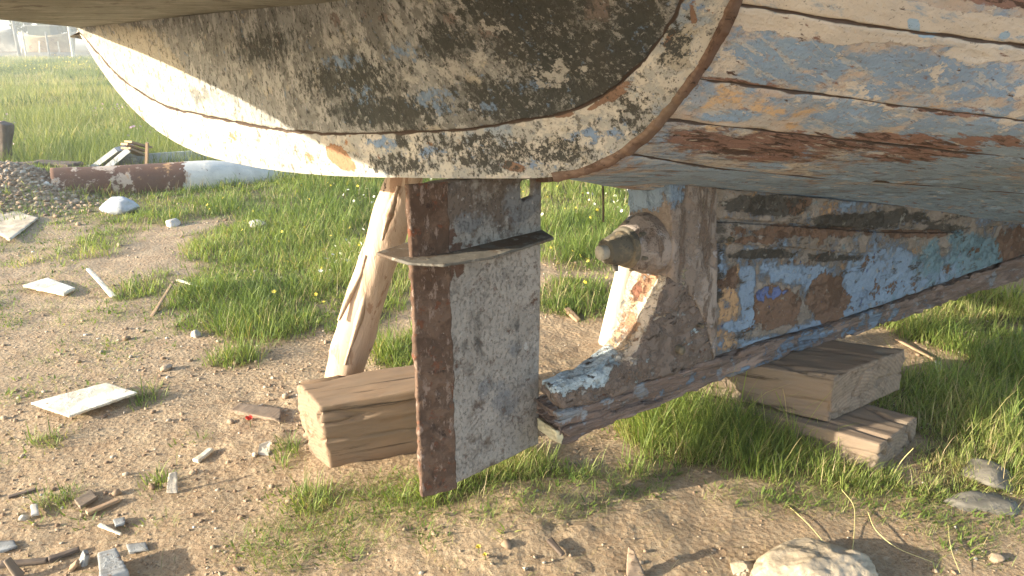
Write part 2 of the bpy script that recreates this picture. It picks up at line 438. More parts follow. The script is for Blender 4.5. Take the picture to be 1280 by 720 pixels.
# ------------------------------------------------------------------ the boat
K0 = Vector((.134, 1.83, 0)); D = Vector((.841, .541, 0)).normalized(); NP = Vector((-D.y, D.x, 0))
boat = empty('fishing_boat', K0, math.atan2(D.y, D.x), 'old wooden boat propped ashore on timbers, its blue, ochre and white paint peeling off', 'boat')
bpy.context.view_layer.update()
BM_ = Matrix.Translation(K0) @ Matrix.Rotation(math.atan2(D.y, D.x), 4, 'Z'); BI = BM_.inverted()
def L(p): return BI @ Vector(p)
def KP(px, py, y=0.):
    """photo pixel -> boat-local point on the plane local y = const"""
    d = ray(px, py); d_l = BI.to_3x3() @ d; c = BI @ CAM
    t = (y - c.y) / d_l.y; return c + d_l * t
def bl(px, py, Y): return L(P(px, py, Y))
def sheet(name, A, mat, parent, thick=.03, edge=(1, 1, 0, 0), rough=.0015, groove=.004, seed=0, chip=0., gscale=(3, 30, 30)):
    """A: (rows, cols, 3) local grid seen from outside; gives a plank with thickness away from the camera"""
    nr, nc = A.shape[:2]
    du = np.gradient(A, axis=1); dv = np.gradient(A, axis=0); N = np.cross(du, dv); N /= np.maximum(np.linalg.norm(N, axis=2)[..., None], 1e-9)
    c = np.array(BI @ CAM); s = np.sign(((c - A) * N).sum(2)[:, :max(4, int(nc * .3))].mean()); N = N * s
    # distance to the edges that carry a groove
    rv = np.linalg.norm(np.diff(A, axis=0), axis=2); dist0 = np.vstack([np.zeros(nc), np.cumsum(rv, 0)]); dist1 = dist0[-1] - dist0
    off = np.zeros((nr, nc)); wob = fbm(A.reshape(-1, 3) * 30, 3, seed + 5).reshape(nr, nc)
    if edge[0]: off -= groove * np.exp(-(dist0 / (.005 + .006 * np.abs(wob))) ** 2)
    if edge[1]: off -= groove * np.exp(-(dist1 / (.005 + .006 * np.abs(wob))) ** 2)
    sm_ = np.zeros((nr, nc)); ww = .0011 + .0075 * np.clip(wob * 1.6 + .28, 0, 1)
    if edge[0]: sm_ = np.maximum(sm_, np.exp(-(dist0 / ww) ** 2))
    if edge[1]: sm_ = np.maximum(sm_, np.exp(-(dist1 / ww) ** 2))
    f = A.reshape(-1, 3)
    off += fbm(f * np.array(gscale) * 1., 4, seed).reshape(nr, nc) * 2 * rough + fbm(f * 5, 2, seed + 1).reshape(nr, nc) * rough * 3
    if chip: 
        r = fbm(f * np.array([4, 26, 26]), 4, seed + 13).reshape(nr, nc)
        off -= chip * np.clip((r - .16) * 12, 0, 1)
    O = A + N * off[..., None]; I = A - N * thick
    V = np.vstack([O.reshape(-1, 3), I.reshape(-1, 3)]); m = nr * nc
    i = (np.arange(nr - 1)[:, None] * nc + np.arange(nc - 1)[None]).ravel()
    q = np.stack([i, i + 1, i + nc + 1, i + nc], 1)
    if s < 0: q = q[:, ::-1]
    Q = [q, q[:, ::-1] + m]
    def side(a):
        a = np.asarray(a); return np.stack([a[:-1], a[1:], a[1:] + m, a[:-1] + m], 1)
    Q += [side(np.arange(nc)), side(np.arange(nc) + (nr - 1) * nc), side(np.arange(nr) * nc), side(np.arange(nr) * nc + nc - 1)]
    Q = np.vstack(Q)
    o = fast_mesh(name, V, quads=Q, mat=mat, smooth=True, attr={'seam': np.concatenate([sm_.ravel(), np.zeros(m)])})
    o.parent = parent
    bm = bmesh.new(); bm.from_mesh(o.data); bmesh.ops.recalc_face_normals(bm, faces=bm.faces)
    for e in bm.edges:
        if len(e.link_faces) == 2 and e.link_faces[0].normal.dot(e.link_faces[1].normal) < .5: e.smooth = False
    bm.to_mesh(o.data); bm.free()
    return o
def loft(rows, nr, nc):
    """rows: list of curves (lists of local points) -> (nr, nc, 3)"""
    R_ = [catmull(r, nc) for r in rows]; R_ = np.array(R_)
    out = np.zeros((nr, nc, 3))
    for j in range(nc): out[:, j] = catmull(R_[:, j], nr) if len(rows) > 2 else np.linspace(R_[0, j], R_[1, j], nr)
    return out
def bcurve(L_): return [bl(*p) for p in L_]

TOP = [(95,35,2.80),(150,29,2.60),(205,23,2.42),(270,16,2.20),(330,10,2.00),(400,4,1.82),(480,-8,1.64),(600,-30,1.44),(760,-60,1.32),(905,-120,1.24)]
INN = [(99,40,2.795),(150,97,2.68),(203,131,2.53),(253,144,2.36),(333,160,2.12),(400,167,1.95),(467,167,1.83),(533,165,1.73),(600,160,1.67),(650,151,1.63),(700,143,1.60),(750,122,1.55),(800,82,1.47),(832,40,1.41),(852,0,1.35),(880,-90,1.27)]
OUT = [(95,35,2.80),(130,93,2.74),(180,150,2.62),(240,188,2.46),(300,205,2.28),(370,216,2.08),(450,221,1.90),(510,222,1.80),(560,223,1.75),(620,223,1.71),(690,221,1.68),(745,208,1.64),(800,176,1.58),(850,120,1.5),(886,70,1.44),(920,0,1.36),(952,-90,1.27)]

ROWS = [
 [(978,-230,1.32),(1280,-210,1.36),(1700,-160,1.75)],
 [(952,-90,1.27),(1100,-75,1.29),(1280,-50,1.36),(1700,0,1.75)],
 [(916,12,1.355),(1050,29,1.38),(1160,43,1.43),(1280,58,1.50),(1700,108,1.95)],
 [(866,101,1.47),(1000,116,1.53),(1140,135,1.60),(1280,152,1.69),(1700,196,2.25)],
 [(826,150,1.54),(1000,169,1.67),(1175,188,1.83),(1280,199,1.95),(1700,240,2.7)],
 [(780,192,1.61),(900,212,1.83),(1000,221,2.0),(1150,232,2.32),(1280,243,2.62),(1600,262,3.15)],
]
KEEL_ROW = [(690,221,1.70),(735,228,1.83)]
def fwd(px, py, dx): return None
rows_l = []
bow_z = [2.05, 1.72, 1.40, 1.12, .9, .72]
for k, r in enumerate(ROWS):
    pts = [bl(*p) for p in r]
    l = pts[-1]
    x_end = 6.6 + .25 * (5 - k) * .5
    pts.append(Vector((l.x + (x_end - l.x) * .5, l.y * .72 + .01, l.z + (bow_z[k] - l.z) * .35)))
    pts.append(Vector((x_end, .04, bow_z[k])))
    rows_l.append(pts)
kr = [bl(690,221,1.68), bl(735,228,1.82)] + [KP(a, b, .06) for a, b in ((785,236),(900,243),(1050,258),(1150,272),(1280,280))]
kr.append(Vector((4.6, .06, kr[-1].z + .02))); kr.append(Vector((6.4, .05, .6)))
rows_l.append(kr)

# surfaces first (materials follow, their paint patches are placed on these surfaces)
T_, I_, O_ = bcurve(TOP), bcurve(INN), bcurve(OUT)
NC = 360
_c = [catmull(T_, NC), catmull(I_, NC), catmull(O_, NC)]
def tri_rows(n0, n1):
    p0, p1, p2 = _c; h0 = np.linalg.norm(p1 - p0, axis=1)[:, None]; h1 = np.linalg.norm(p2 - p1, axis=1)[:, None]
    m1 = ((p1 - p0) / np.maximum(h0, 1e-4) * h1 + (p2 - p1) / np.maximum(h1, 1e-4) * h0) / (h0 + h1 + 1e-6)
    def hm(a, b_, ma, mb_, n):
        t = np.linspace(0, 1, n)[:, None, None]; return (2*t**3-3*t**2+1)*a + (t**3-2*t**2+t)*ma + (-2*t**3+3*t**2)*b_ + (t**3-t**2)*mb_
    return hm(p0, p1, (p1 - p0) * 1.4 - m1 * h0 * .4, m1 * h0, n0), hm(p1, p2, m1 * h1, (p2 - p1) * 1.4 - m1 * h1 * .4, n1)
Acounter, Arim = tri_rows(150, 50)
Aside = []
Afull = None
def side_pair(a, b, n):
    return None
Rc = np.array([catmull(r, 520) for r in rows_l])          # rows x cols x 3
Nrow = [26, 90, 70, 50, 44, 50]
# smooth in the v direction through all rows, cut exactly at the rows
tt = np.arange(len(Rc)); fine = []
def vinterp(j0, n):
    t = np.linspace(0, 1, n)[:, None, None]
    p1, p2 = Rc[j0], Rc[j0 + 1]
    m1 = (Rc[j0 + 1] - Rc[j0 - 1]) / 2 if j0 > 0 else (p2 - p1)
    m2 = (Rc[j0 + 2] - Rc[j0]) / 2 if j0 + 2 < len(Rc) else (p2 - p1)
    return (2*t**3-3*t**2+1)*p1 + (t**3-2*t**2+t)*m1 + (-2*t**3+3*t**2)*p2 + (t**3-t**2)*m2
_Of = catmull(O_, 900)
def snap(A):
    for r in range(A.shape[0]):
        d = np.linalg.norm(_Of - A[r, 0], axis=1); t = _Of[d.argmin()] - A[r, 0]
        w_ = np.exp(-(np.arange(A.shape[1]) / 14.) ** 2)[:, None]; A[r] += t * w_
    return A
tmp_mat = bpy.data.materials.new('tmp')
counter = sheet('stern_counter', Acounter, tmp_mat, boat, thick=.03, edge=(0, 1, 0, 0), rough=.0012, seed=1, chip=.0015, groove=.0025)
rim = sheet('rim_plank', Arim, tmp_mat, boat, thick=.035, edge=(1, 0, 0, 0), rough=.0012, seed=2, chip=.002, groove=.0025)
planks = [sheet('hull_plank', snap(vinterp(j, Nrow[j])) if j else vinterp(j, Nrow[j]), tmp_mat, boat, thick=.028, edge=(j > 0, j < 5, 0, 0), rough=.0016 if j < 3 else .003, seed=10 + j, chip=[.001, .001, .002, .003, .010, .008][j], groove=.0028) for j in range(6)]

def bvh(objs):
    V = []; Fc = []; 
    for o in objs:
        c = co_of(o.data); b0 = len(V); V += [tuple(p) for p in c]
        Fc += [tuple(i + b0 for i in p.vertices) for p in o.data.polygons]
    return BVHTree.FromPolygons(V, Fc)
def caster(tree):
    Rm = BI.to_3x3(); c = BI @ CAM
    def f(px, py):
        d = (Rm @ ray(px, py)).normalized(); h = tree.ray_cast(c, d)
        return h[0]
    return f
def blobset(cast, items):
    """items (px, py, rx, ry[, strength[, box[, angle]]]) -> patches fixed on the boat's own surface"""
    out = []
    for it in items:
        px, py, rx, ry = it[:4]; stt = it[4] if len(it) > 4 else 1.; box = it[5] if len(it) > 5 else False; an = R(it[6]) if len(it) > 6 else 0
        p = cast(px, py)
        if p is None: continue
        ca, sa = math.cos(an), math.sin(an); e = 6.
        a = cast(px + ca * e, py + sa * e); b1 = cast(px - sa * e, py + ca * e)
        k1 = k2 = 1
        if a is None: a = cast(px - ca * e, py - sa * e); k1 = -1
        if b1 is None: b1 = cast(px + sa * e, py - ca * e); k2 = -1
        if a is None or b1 is None: continue
        out.append((p, (a - p) * (k1 * rx / e), (b1 - p) * (k2 * ry / e), stt, box))
    return out
cs_c = caster(bvh([counter, rim])); cs_s = caster(bvh(planks))
def setmat(o, m): o.data.materials.clear(); o.data.materials.append(m)

WHITE = (.58, .54, .47); BLUE = (.165, .275, .46); SLATE = (.17, .235, .29); OCHRE = (.50, .33, .19); BROWN = (.17, .098, .072); PEACH = (.44, .33, .26); DARK = (.045, .043, .038)
LITC = [(170,110,110,80,1.4,False,35),(270,165,150,40,1.2,False,22)]  # sunlit left end of the counter: sunlight put into the coat as paler cream
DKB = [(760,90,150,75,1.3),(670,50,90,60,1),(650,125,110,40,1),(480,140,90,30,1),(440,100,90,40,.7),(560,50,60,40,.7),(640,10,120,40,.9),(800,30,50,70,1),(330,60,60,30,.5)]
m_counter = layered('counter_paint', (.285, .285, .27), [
    dict(col=(.165, .163, .152), scale=6, thr=.50, soft=.10, vs=14, h=.2, op=.9),
    dict(col=(.39, .38, .355), scale=(22, 22, 12), thr=.52, soft=.04, h=.4),
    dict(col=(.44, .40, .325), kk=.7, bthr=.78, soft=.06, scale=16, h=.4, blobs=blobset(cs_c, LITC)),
    dict(col=(.13, .125, .11), scale=(56, 56, 36), detail=8, thr=.59, soft=.02, h=-.3, op=.85),
    dict(col=(.22, .175, .155), bthr=.95, soft=.03, scale=13, blobs=blobset(cs_c, [(745,12,24,24,1.3),(560,20,30,30,.7),(480,20,40,24,.7),(330,60,50,30,.6),(600,40,60,20,.5),(420,25,30,20,.6)])),
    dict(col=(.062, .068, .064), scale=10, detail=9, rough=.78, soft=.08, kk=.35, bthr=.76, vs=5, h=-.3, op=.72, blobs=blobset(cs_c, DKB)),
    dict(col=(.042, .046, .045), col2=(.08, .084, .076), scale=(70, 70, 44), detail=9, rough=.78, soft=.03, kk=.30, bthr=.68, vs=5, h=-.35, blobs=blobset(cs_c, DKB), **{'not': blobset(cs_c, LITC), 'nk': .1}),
    dict(col=(.20, .29, .42), kk=.34, bthr=.82, soft=.08, scale=46, detail=8, op=.9, blobs=blobset(cs_c, [(540,125,46,24,1),(505,66,34,16,.8),(605,137,40,12,.8),(455,120,24,18,.8),(430,75,50,14,.7),(640,110,60,20,.4)])),
    dict(col=(.38, .375, .35), scale=(60, 60, 40), detail=8, thr=.60, soft=.03, h=.3, op=.85),
    dict(col=(.45, .43, .39), kk=.45, bthr=.86, soft=.04, scale=40, h=.4, blobs=blobset(cs_c, [(690,98,34,18,.9),(565,88,38,24,.8),(600,75,44,16,.6),(520,95,40,14,.6),(420,50,40,20,.5),(700,85,20,16,.9),(730,88,14,14,.6),(600,35,60,16,.5)])),
], wob=.02, wobscale=22, bstr=.7, seam=True)
m_rim = layered('rim_paint', (.42, .41, .38), [
    dict(col=WHITE, scale=18, thr=.5, soft=.06, h=.3),
    dict(col=(.45, .41, .335), kk=.7, bthr=.78, soft=.06, scale=14, h=.4, blobs=blobset(cs_c, [(150,110,80,40,1.4,False,40),(300,190,130,30,1.4),(845,60,30,60,.6)])),  # cream coat: sunlit left end painted paler, plus pale paint near the crease
    dict(col=(.13, .125, .11), scale=(50, 50, 30), detail=8, thr=.595, soft=.02, h=-.3, op=.85),
    dict(col=(.27, .35, .44), scale=8, thr=.60, soft=.06, op=.7),
    dict(col=(.19, .29, .45), kk=.36, bthr=.80, soft=.08, scale=48, detail=8, op=.95, blobs=blobset(cs_c, [(480,180,28,12,.9),(538,190,28,14,.8),(735,170,36,14,.9),(770,165,40,12,.7),(660,205,60,10,.5),(600,195,40,10,.4),(868,8,20,16,.8),(350,190,40,14,.6)])),
    dict(col=(.27, .165, .115), bthr=.90, soft=.02, scale=10, h=-.6, blobs=blobset(cs_c, [(775,112,34,10,1.3,False,-30),(705,143,24,6,1.2),(640,208,20,8,.9),(865,15,8,40,.6),(835,50,8,30,.7,False,30),(745,132,20,5,.9,False,-30)])),
    dict(col=(.36, .20, .115), kk=.75, bthr=.80, soft=.015, scale=8, h=-.6, blobs=blobset(cs_c, [(424,198,30,13,1.2,False,42)])),
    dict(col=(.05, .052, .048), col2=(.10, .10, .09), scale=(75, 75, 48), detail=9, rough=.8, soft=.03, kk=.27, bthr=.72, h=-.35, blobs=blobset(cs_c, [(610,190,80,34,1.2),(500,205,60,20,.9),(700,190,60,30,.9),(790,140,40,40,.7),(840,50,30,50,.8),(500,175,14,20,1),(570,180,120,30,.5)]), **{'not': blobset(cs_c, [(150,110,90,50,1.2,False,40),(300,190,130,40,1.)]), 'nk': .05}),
], wob=.015, wobscale=18, bstr=.7, seam=True)
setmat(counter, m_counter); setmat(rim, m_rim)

S_BLUE = blobset(cs_s, [(950,70,60,22,.8),(1020,75,70,20,.9),(1120,80,80,24,.9),(1230,95,60,24,.8),(1200,140,70,8,.8),(970,85,60,26,.9,False,-20),(1000,60,60,16,.7),(1150,90,110,30,1),(1240,110,70,20,.8),(1040,90,40,20,.7),(915,145,50,9,1),(1070,150,80,22,1),(1180,165,60,20,.9),(1200,120,40,12,.7),(1090,115,40,16,.7),(1010,100,40,14,.7),(1250,160,60,16,.8)])
S_OCH = blobset(cs_s, [(910,118,60,14,.9),(990,135,110,16,.95),(1077,118,17,8,1.3,True),(1180,130,40,7,.9),(870,130,30,10,.8),(990,155,14,7,.9),(1250,118,40,14,.7),(900,162,24,6,.8),(1140,108,50,8,.5),(960,65,40,10,.5)])
S_WHT = blobset(cs_s, [(990,8,90,34,1.8,False,8),(1120,26,130,26,1.8,False,8),(1240,42,90,24,1.8,False,8),(960,30,60,14,1),(1240,66,80,14,.7),(905,20,30,20,.9),(1080,48,80,10,.6)])
S_BRN = blobset(cs_s, [(1230,-12,130,22,1.8,True,9),(1040,178,120,15,.95,False,4),(950,188,120,16,1,False,4),(880,175,60,18,.9),(1160,190,110,18,.9,False,-8),(920,102,60,5,.9,False,8),(1180,140,60,5,1.1,False,6),(1100,172,50,7,1.2,False,4),(1160,178,60,7,1,False,6),(870,60,14,8,.8),(1120,132,22,3,1,False,4),(1250,176,60,12,.6)])
S_SL = blobset(cs_s, [(740,228,70,7,1.3),(860,238,100,7,1.3),(1000,250,120,8,1.3),(1130,264,100,8,1.3),(1240,270,90,10,1.3),(900,225,160,16,1.2,False,5),(1130,215,180,20,1.1,False,-4),(1240,190,90,26,1.1),(1100,245,160,22,1.3),(780,226,80,8,1.2),(1240,240,120,30,1.3),(960,208,40,6,.6)])
def side_mat(name, wd):
    return layered(name, (.52, .44, .38) if not wd else (.34, .24, .19), [
    dict(col=(.47, .445, .42), scale=8, thr=.5, soft=.1),
    dict(col=(.52, .425, .365), scale=9, thr=.52 if not wd else .56, soft=.08),
    dict(col=(.60, .42, .26), kk=.45, bthr=.80, soft=.08, scale=24, blobs=S_OCH, h=.3),
    dict(col=(.30, .39, .50), scale=(7, 7, 7), thr=.56, soft=.06, op=.8, h=.2),
    dict(col=(.23, .34, .51), col2=(.31, .42, .56), kk=.5, bthr=.64, soft=.12, scale=(16, 16, 26), detail=8, blobs=S_BLUE, h=.35),
    dict(col=(.52, .50, .47), scale=(9, 60, 20), thr=.565, soft=.04, h=.2, op=.65),
    dict(col=(.30, .25, .22), scale=(60, 60, 60), detail=4, thr=.60, soft=.03, h=-.3, op=.6),
    dict(col=(.54, .52, .48), scale=(26, 70, 8), detail=4, thr=.655, soft=.02, h=.2, op=.8),
    dict(col=(.66, .59, .53), col2=(.72, .66, .58), kk=.9, bthr=.72, soft=.03, scale=9, blobs=S_WHT, h=.6),
    dict(col=(.27, .35, .44), col2=(.35, .46, .60), kk=.6, bthr=.78, soft=.10, scale=(5, 30, 30), blobs=S_SL, h=.3),
    dict(col=(.24, .135, .11), col2=(.36, .225, .18), kk=.5, bthr=.78 if wd else .82, soft=.05, scale=(7, 34, 34), detail=8, blobs=S_BRN, h=-.7),
    dict(col=(.09, .055, .042), scale=(5, 60, 60), kk=.26, bthr=.86, soft=.03, h=-.9, blobs=S_BRN),
    dict(col=(.60, .53, .46), scale=(8, 70, 70), thr=.63 if not wd else .60, soft=.03, h=.4, op=.8),
    dict(col=(.34, .48, .64), kk=.9, bthr=1., soft=.02, scale=14, h=.7, blobs=blobset(cs_s, [(1143,34,9,10,1.3),(1160,43,18,6,1.3),(1257,44,10,6,1.1)])),
    ], wob=.012, wobscale=20, grain=(4, 70, 70) if wd else None, bstr=.9 if wd else .6, seam=True)
m_side = side_mat('side_paint', False); m_side2 = side_mat('bottom_paint', True)
for j, o in enumerate(planks): setmat(o, m_side if j < 4 else m_side2)

# crease: bare strip of wood where counter and side meet
m_bare = wood('weathered_brown_wood', (.135, .08, .058), (.22, .145, .11), crack=(.05, .035, .025), gs=(6, 30, 30), bdist=.006)
cp = [bl(*p) for p in [(928,-20,1.36),(917,10,1.352),(898,52,1.40),(884,90,1.452),(862,122,1.50),(838,150,1.54),(806,180,1.585),(765,207,1.645),(735,218,1.70)]]
cpn = _Of[(_Of[:, 0] > -.13) & (_Of[:, 1] < -.1)][::-1]; cpn = np.array(catmull(cpn[::4], 120)); Vs = []
for i, p in enumerate(cpn):
    t = cpn[min(i + 1, 119)] - cpn[max(i - 1, 0)]; t /= np.linalg.norm(t)
    n = np.array([-.35, -.9, -.25]); s = np.cross(t, n); s /= np.linalg.norm(s); w_ = .009 + .005 * vnoise(np.array([[i * .12, 0, 0]]), 3)[0]
    q = p + n * .007
    Vs.append([q - s * w_ - n * .012, q - s * w_ * .8 + n * .001, q - s * w_ * .1 - n * .0015, q + s * w_ * .7 + n * .003, q + s * w_ - n * .012])
Vs = np.array(Vs); Vf = Vs.reshape(-1, 3) + (fbm(Vs.reshape(-1, 3) * 45, 4, 4) * .013)[:, None]
Fs = [(i * 5 + k, i * 5 + k + 1, i * 5 + k + 6, i * 5 + k + 5) for i in range(119) for k in range(4)] 
mk('corner_batten', Vf, Fs, m_bare, boat)

# stern platform above the counter, topsides and deck that close the boat
m_under = layered('platform_underside', (.23, .23, .19), [dict(col=(.29, .285, .24), scale=6, thr=.55, soft=.1), dict(col=(.13, .115, .10), scale=12, thr=.60, soft=.08, h=-.4)], wob=.01, grain=(3, 30, 30))
E_W = [(-1.557, 2.803, 1.345), (-1.60, 2.38, 1.361), (-1.59, 1.93, 1.362), (-1.69, 1.46, 1.362), (-1.74, 1.0, 1.38), (-1.45, .6, 1.42), (-.9, .3, 1.48), (-.2, .12, 1.55), (.3, .3, 1.58), (.42, .85, 1.56)]
E_ = [L(p) for p in E_W]
Apl = loft([T_, E_], 30, 200)
Apl[0] += np.array([.02, 0, .0])
sheet('stern_platform', Apl, m_under, boat, thick=.05, edge=(0, 0, 0, 0), rough=.002, seed=40)
m_top = layered('topside_paint', WHITE, [dict(col=(.2, .12, .09), scale=9, thr=.60, soft=.04, h=-.5), dict(col=BLUE, scale=5, thr=.62, soft=.06)], wob=.01)
Ec = np.array(catmull(E_, 160)); up = np.repeat(Ec[None], 24, 0)
up[:, :, 2] += (np.linspace(.012, .55, 24)[:, None])
sheet('stern_bulwark', up, m_top, boat, thick=.04, edge=(0, 0, 0, 0), seed=41)
m_port = layered('port_bottom_paint', (.13, .16, .19), [dict(col=(.12, .085, .07), scale=8, thr=.52, soft=.05)], wob=.01)
# port side: plain planking mirrored about the keel, tied to the port end of the counter
left = O_[:9]
Pp = []
for k, l in enumerate([0, 2, 4, 6, 8]):
    st_ = left[l]
    ref = rows_l[[1, 3, 4, 5, 6][k]]
    s0 = st_ + Vector((.07, -.02, .05)); pts = [s0] + [Vector((q.x, -q.y + .17, q.z + .03)) for q in ref[-4:]] if k < 4 else [s0] + [Vector((q.x, .12, q.z + .02)) for q in kr[-5:]]
    Pp.append(pts)
Ptop = [left[0] + Vector((0, .02, .55)), Vector((1.4, 1.15, 1.70)), Vector((4.28, .85, 1.85)), Vector((7.22, .1, 2.1))]
Aport = loft([Ptop] + Pp, 70, 160)
sheet('port_planking', Aport, m_port, boat, thick=.03, edge=(0, 0, 0, 0), seed=42)
# deck
bs = rows_l[0]; dk = [Ec[i] + np.array([0, 0, .5]) for i in range(0, 160, 8)]
rt = catmull(bs, 20); lt = catmull(Ptop, 20)
Adk = np.array([rt - np.array([0, 0, .12]), lt - np.array([0, 0, .12])]); Adk = np.stack([Adk[0] + (Adk[1] - Adk[0]) * t for t in np.linspace(0, 1, 12)])
sheet('deck', Adk, m_under, boat, thick=.03, edge=(0, 0, 0, 0), seed=43)
nE = 60; Ec2 = catmull(E_, nE) + np.array([0, 0, .42]); mid = np.array([.2, .2, 1.85])
Vd = [tuple(mid)] + [tuple(p) for p in Ec2]; 
mk('aft_deck', Vd, [(0, i, i + 1) for i in range(1, nE)], m_under, boat)

# ---- keel, deadwood, sternpost, heel: slabs cut to a side profile in the keel plane
def slab(name, px_pts, y0, y1, mat, voxel=.007, jit=.0, seed=0, local=None, **kw):
    pts = [KP(a, b) for a, b in px_pts]
    if local: pts = pts + [Vector((x, 0, z)) for x, z in local]
    rr = np.random.default_rng(seed)
    P2 = []
    for i in range(len(pts)):
        a, b = pts[i], pts[(i + 1) % len(pts)]; n = max(1, int((b - a).length / .03)) if jit else 1
        for k in range(n):
            q = a.lerp(b, k / n)
            if k: q = q + Vector((rr.normal() * jit, 0, rr.normal() * jit))
            P2.append(q)
    n = len(P2)
    bm = bmesh.new(); a = [bm.verts.new((p.x, y0, p.z)) for p in P2]; b_ = [bm.verts.new((p.x, y1, p.z)) for p in P2]
    f1 = bm.faces.new(a); f2 = bm.faces.new(b_[::-1])
    for i in range(n): bm.faces.new((a[i], b_[i], b_[(i + 1) % n], a[(i + 1) % n]))
    bmesh.ops.triangulate(bm, faces=[f1, f2]); bmesh.ops.recalc_face_normals(bm, faces=bm.faces)
    me = bpy.data.meshes.new(name); bm.to_mesh(me); bm.free(); me.materials.append(mat)
    o = bpy.data.objects.new(name, me); COL.objects.link(o)
    roughen(o, voxel=voxel, seed=seed, **kw); o.parent = boat
    return o
def kblob(items):
    out = []
    for it in items:
        px, py, rx, ry = it[:4]; stt = it[4] if len(it) > 4 else 1.; box = it[5] if len(it) > 5 else False; an = R(it[6]) if len(it) > 6 else 0
        p = KP(px, py); ca, sa = math.cos(an), math.sin(an)
        out.append((p, KP(px + ca, py + sa) * rx - p * rx, KP(px - sa, py + ca) * ry - p * ry, stt, box))
    return out
m_dead = layered('deadwood_paint', (.21, .175, .145), [
    dict(col=(.27, .23, .20), scale=7, thr=.5, soft=.12),
    dict(col=(.46,.29,.16), kk=.6, bthr=.78, soft=.05, scale=16, detail=8, h=.4, blobs=kblob([(912,385,14,56,1.3,True,3),(930,440,30,16,.6),(1040,262,30,14,.6),(1180,345,20,30,.35),(905,430,20,14,.9)])),
    dict(col=(.20, .285, .42), col2=(.27, .35, .45), kk=.5, bthr=.63, soft=.09, detail=9, rough=.76, scale=9, h=.6, blobs=kblob([(937,370,11,44,1.3,True),(1010,345,60,16,.9),(960,440,40,22,1.2,False,-20),(1115,365,75,58,1.3),(1040,410,70,24,1,False,-24),(1000,440,50,16,1,False,-24),(1090,400,60,24,1.1,False,-20),(925,410,30,10,.5),(1130,330,40,20,.9),(1200,345,90,36,.8),(1290,270,60,20,.6)])),
    dict(col=(.15, .255, .30), col2=(.20, .30, .36), kk=.55, bthr=.88, soft=.08, k=.8, scale=8, h=.3, blobs=kblob([(1225,320,44,36,1.3,True),(1165,330,30,60,.9),(1200,300,30,30,.7),(1130,385,30,30,.5)])),
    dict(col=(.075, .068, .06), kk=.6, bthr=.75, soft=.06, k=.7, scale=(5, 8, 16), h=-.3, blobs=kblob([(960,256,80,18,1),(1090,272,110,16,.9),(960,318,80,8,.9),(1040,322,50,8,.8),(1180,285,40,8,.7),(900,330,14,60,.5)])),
    dict(col=(.16, .095, .065), col2=(.21, .13, .09), kk=.75, bthr=.76, soft=.02, scale=9, h=-.7, blobs=kblob([(975,385,34,34,1.35),(1037,378,30,40,1.35),(1000,290,120,10,.7),(940,300,40,8,.7),(1272,318,28,42,1.2),(920,350,14,20,.5),(1150,292,60,8,.8)])),
    dict(col=(.11, .145, .30), kk=.5, bthr=.86, soft=.03, scale=22, detail=8, h=.6, blobs=kblob([(967,366,20,10,1.25),(955,372,8,12,1.)])),
    dict(col=(.36, .345, .31), scale=30, detail=8, thr=.61, soft=.04, h=.3, op=.75),
    dict(col=(.10, .08, .065), scale=(20, 20, 30), detail=8, thr=.64, soft=.03, h=-.6, op=.8),
], wob=.02, wobscale=14, bstr=1., bdist=.008)
m_keel = layered('keel_wood', (.215, .15, .12), [
    dict(col=(.30, .215, .175), scale=(3, 20, 24), thr=.5, soft=.1),
    dict(col=(.32, .36, .40), scale=9, thr=.60, soft=.05, op=.8, h=.3),
    dict(col=(.20, .26, .34), kk=.4, bthr=.86, soft=.06, scale=18, detail=8, h=.4, blobs=kblob([(1000,430,90,20,.8,False,-24),(1100,400,90,20,.7,False,-20),(860,480,60,10,.6,False,-24),(930,465,50,10,1.1,False,-24)])),
    dict(col=(.40, .36, .33), scale=(6, 30, 40), thr=.62, soft=.04, h=.3),
], wob=.02, grain=(3.5, 60, 60), bstr=1., bdist=.01)
m_post = layered('sternpost_wood', (.235, .185, .155), [
    dict(col=(.30, .25, .22), scale=10, thr=.5, soft=.08),
    dict(col=(.17, .125, .10), scale=(20, 20, 5), thr=.57, soft=.05, h=-.5),
    dict(col=(.36, .33, .33), scale=26, thr=.62, soft=.04, h=.3),
    dict(col=(.34, .31, .20), thr=.9, soft=.05, k=.8, scale=10, blobs=kblob([(800,260,20,20,1)])),
    dict(col=(.2, .27, .36), thr=.85, soft=.05, k=.8, scale=12, blobs=[(Vector((.34, .12, .86)), Vector((.1, 0, 0)), Vector((0, .02, .06)), 1., False)]),
], wob=.02, bstr=1., bdist=.008)
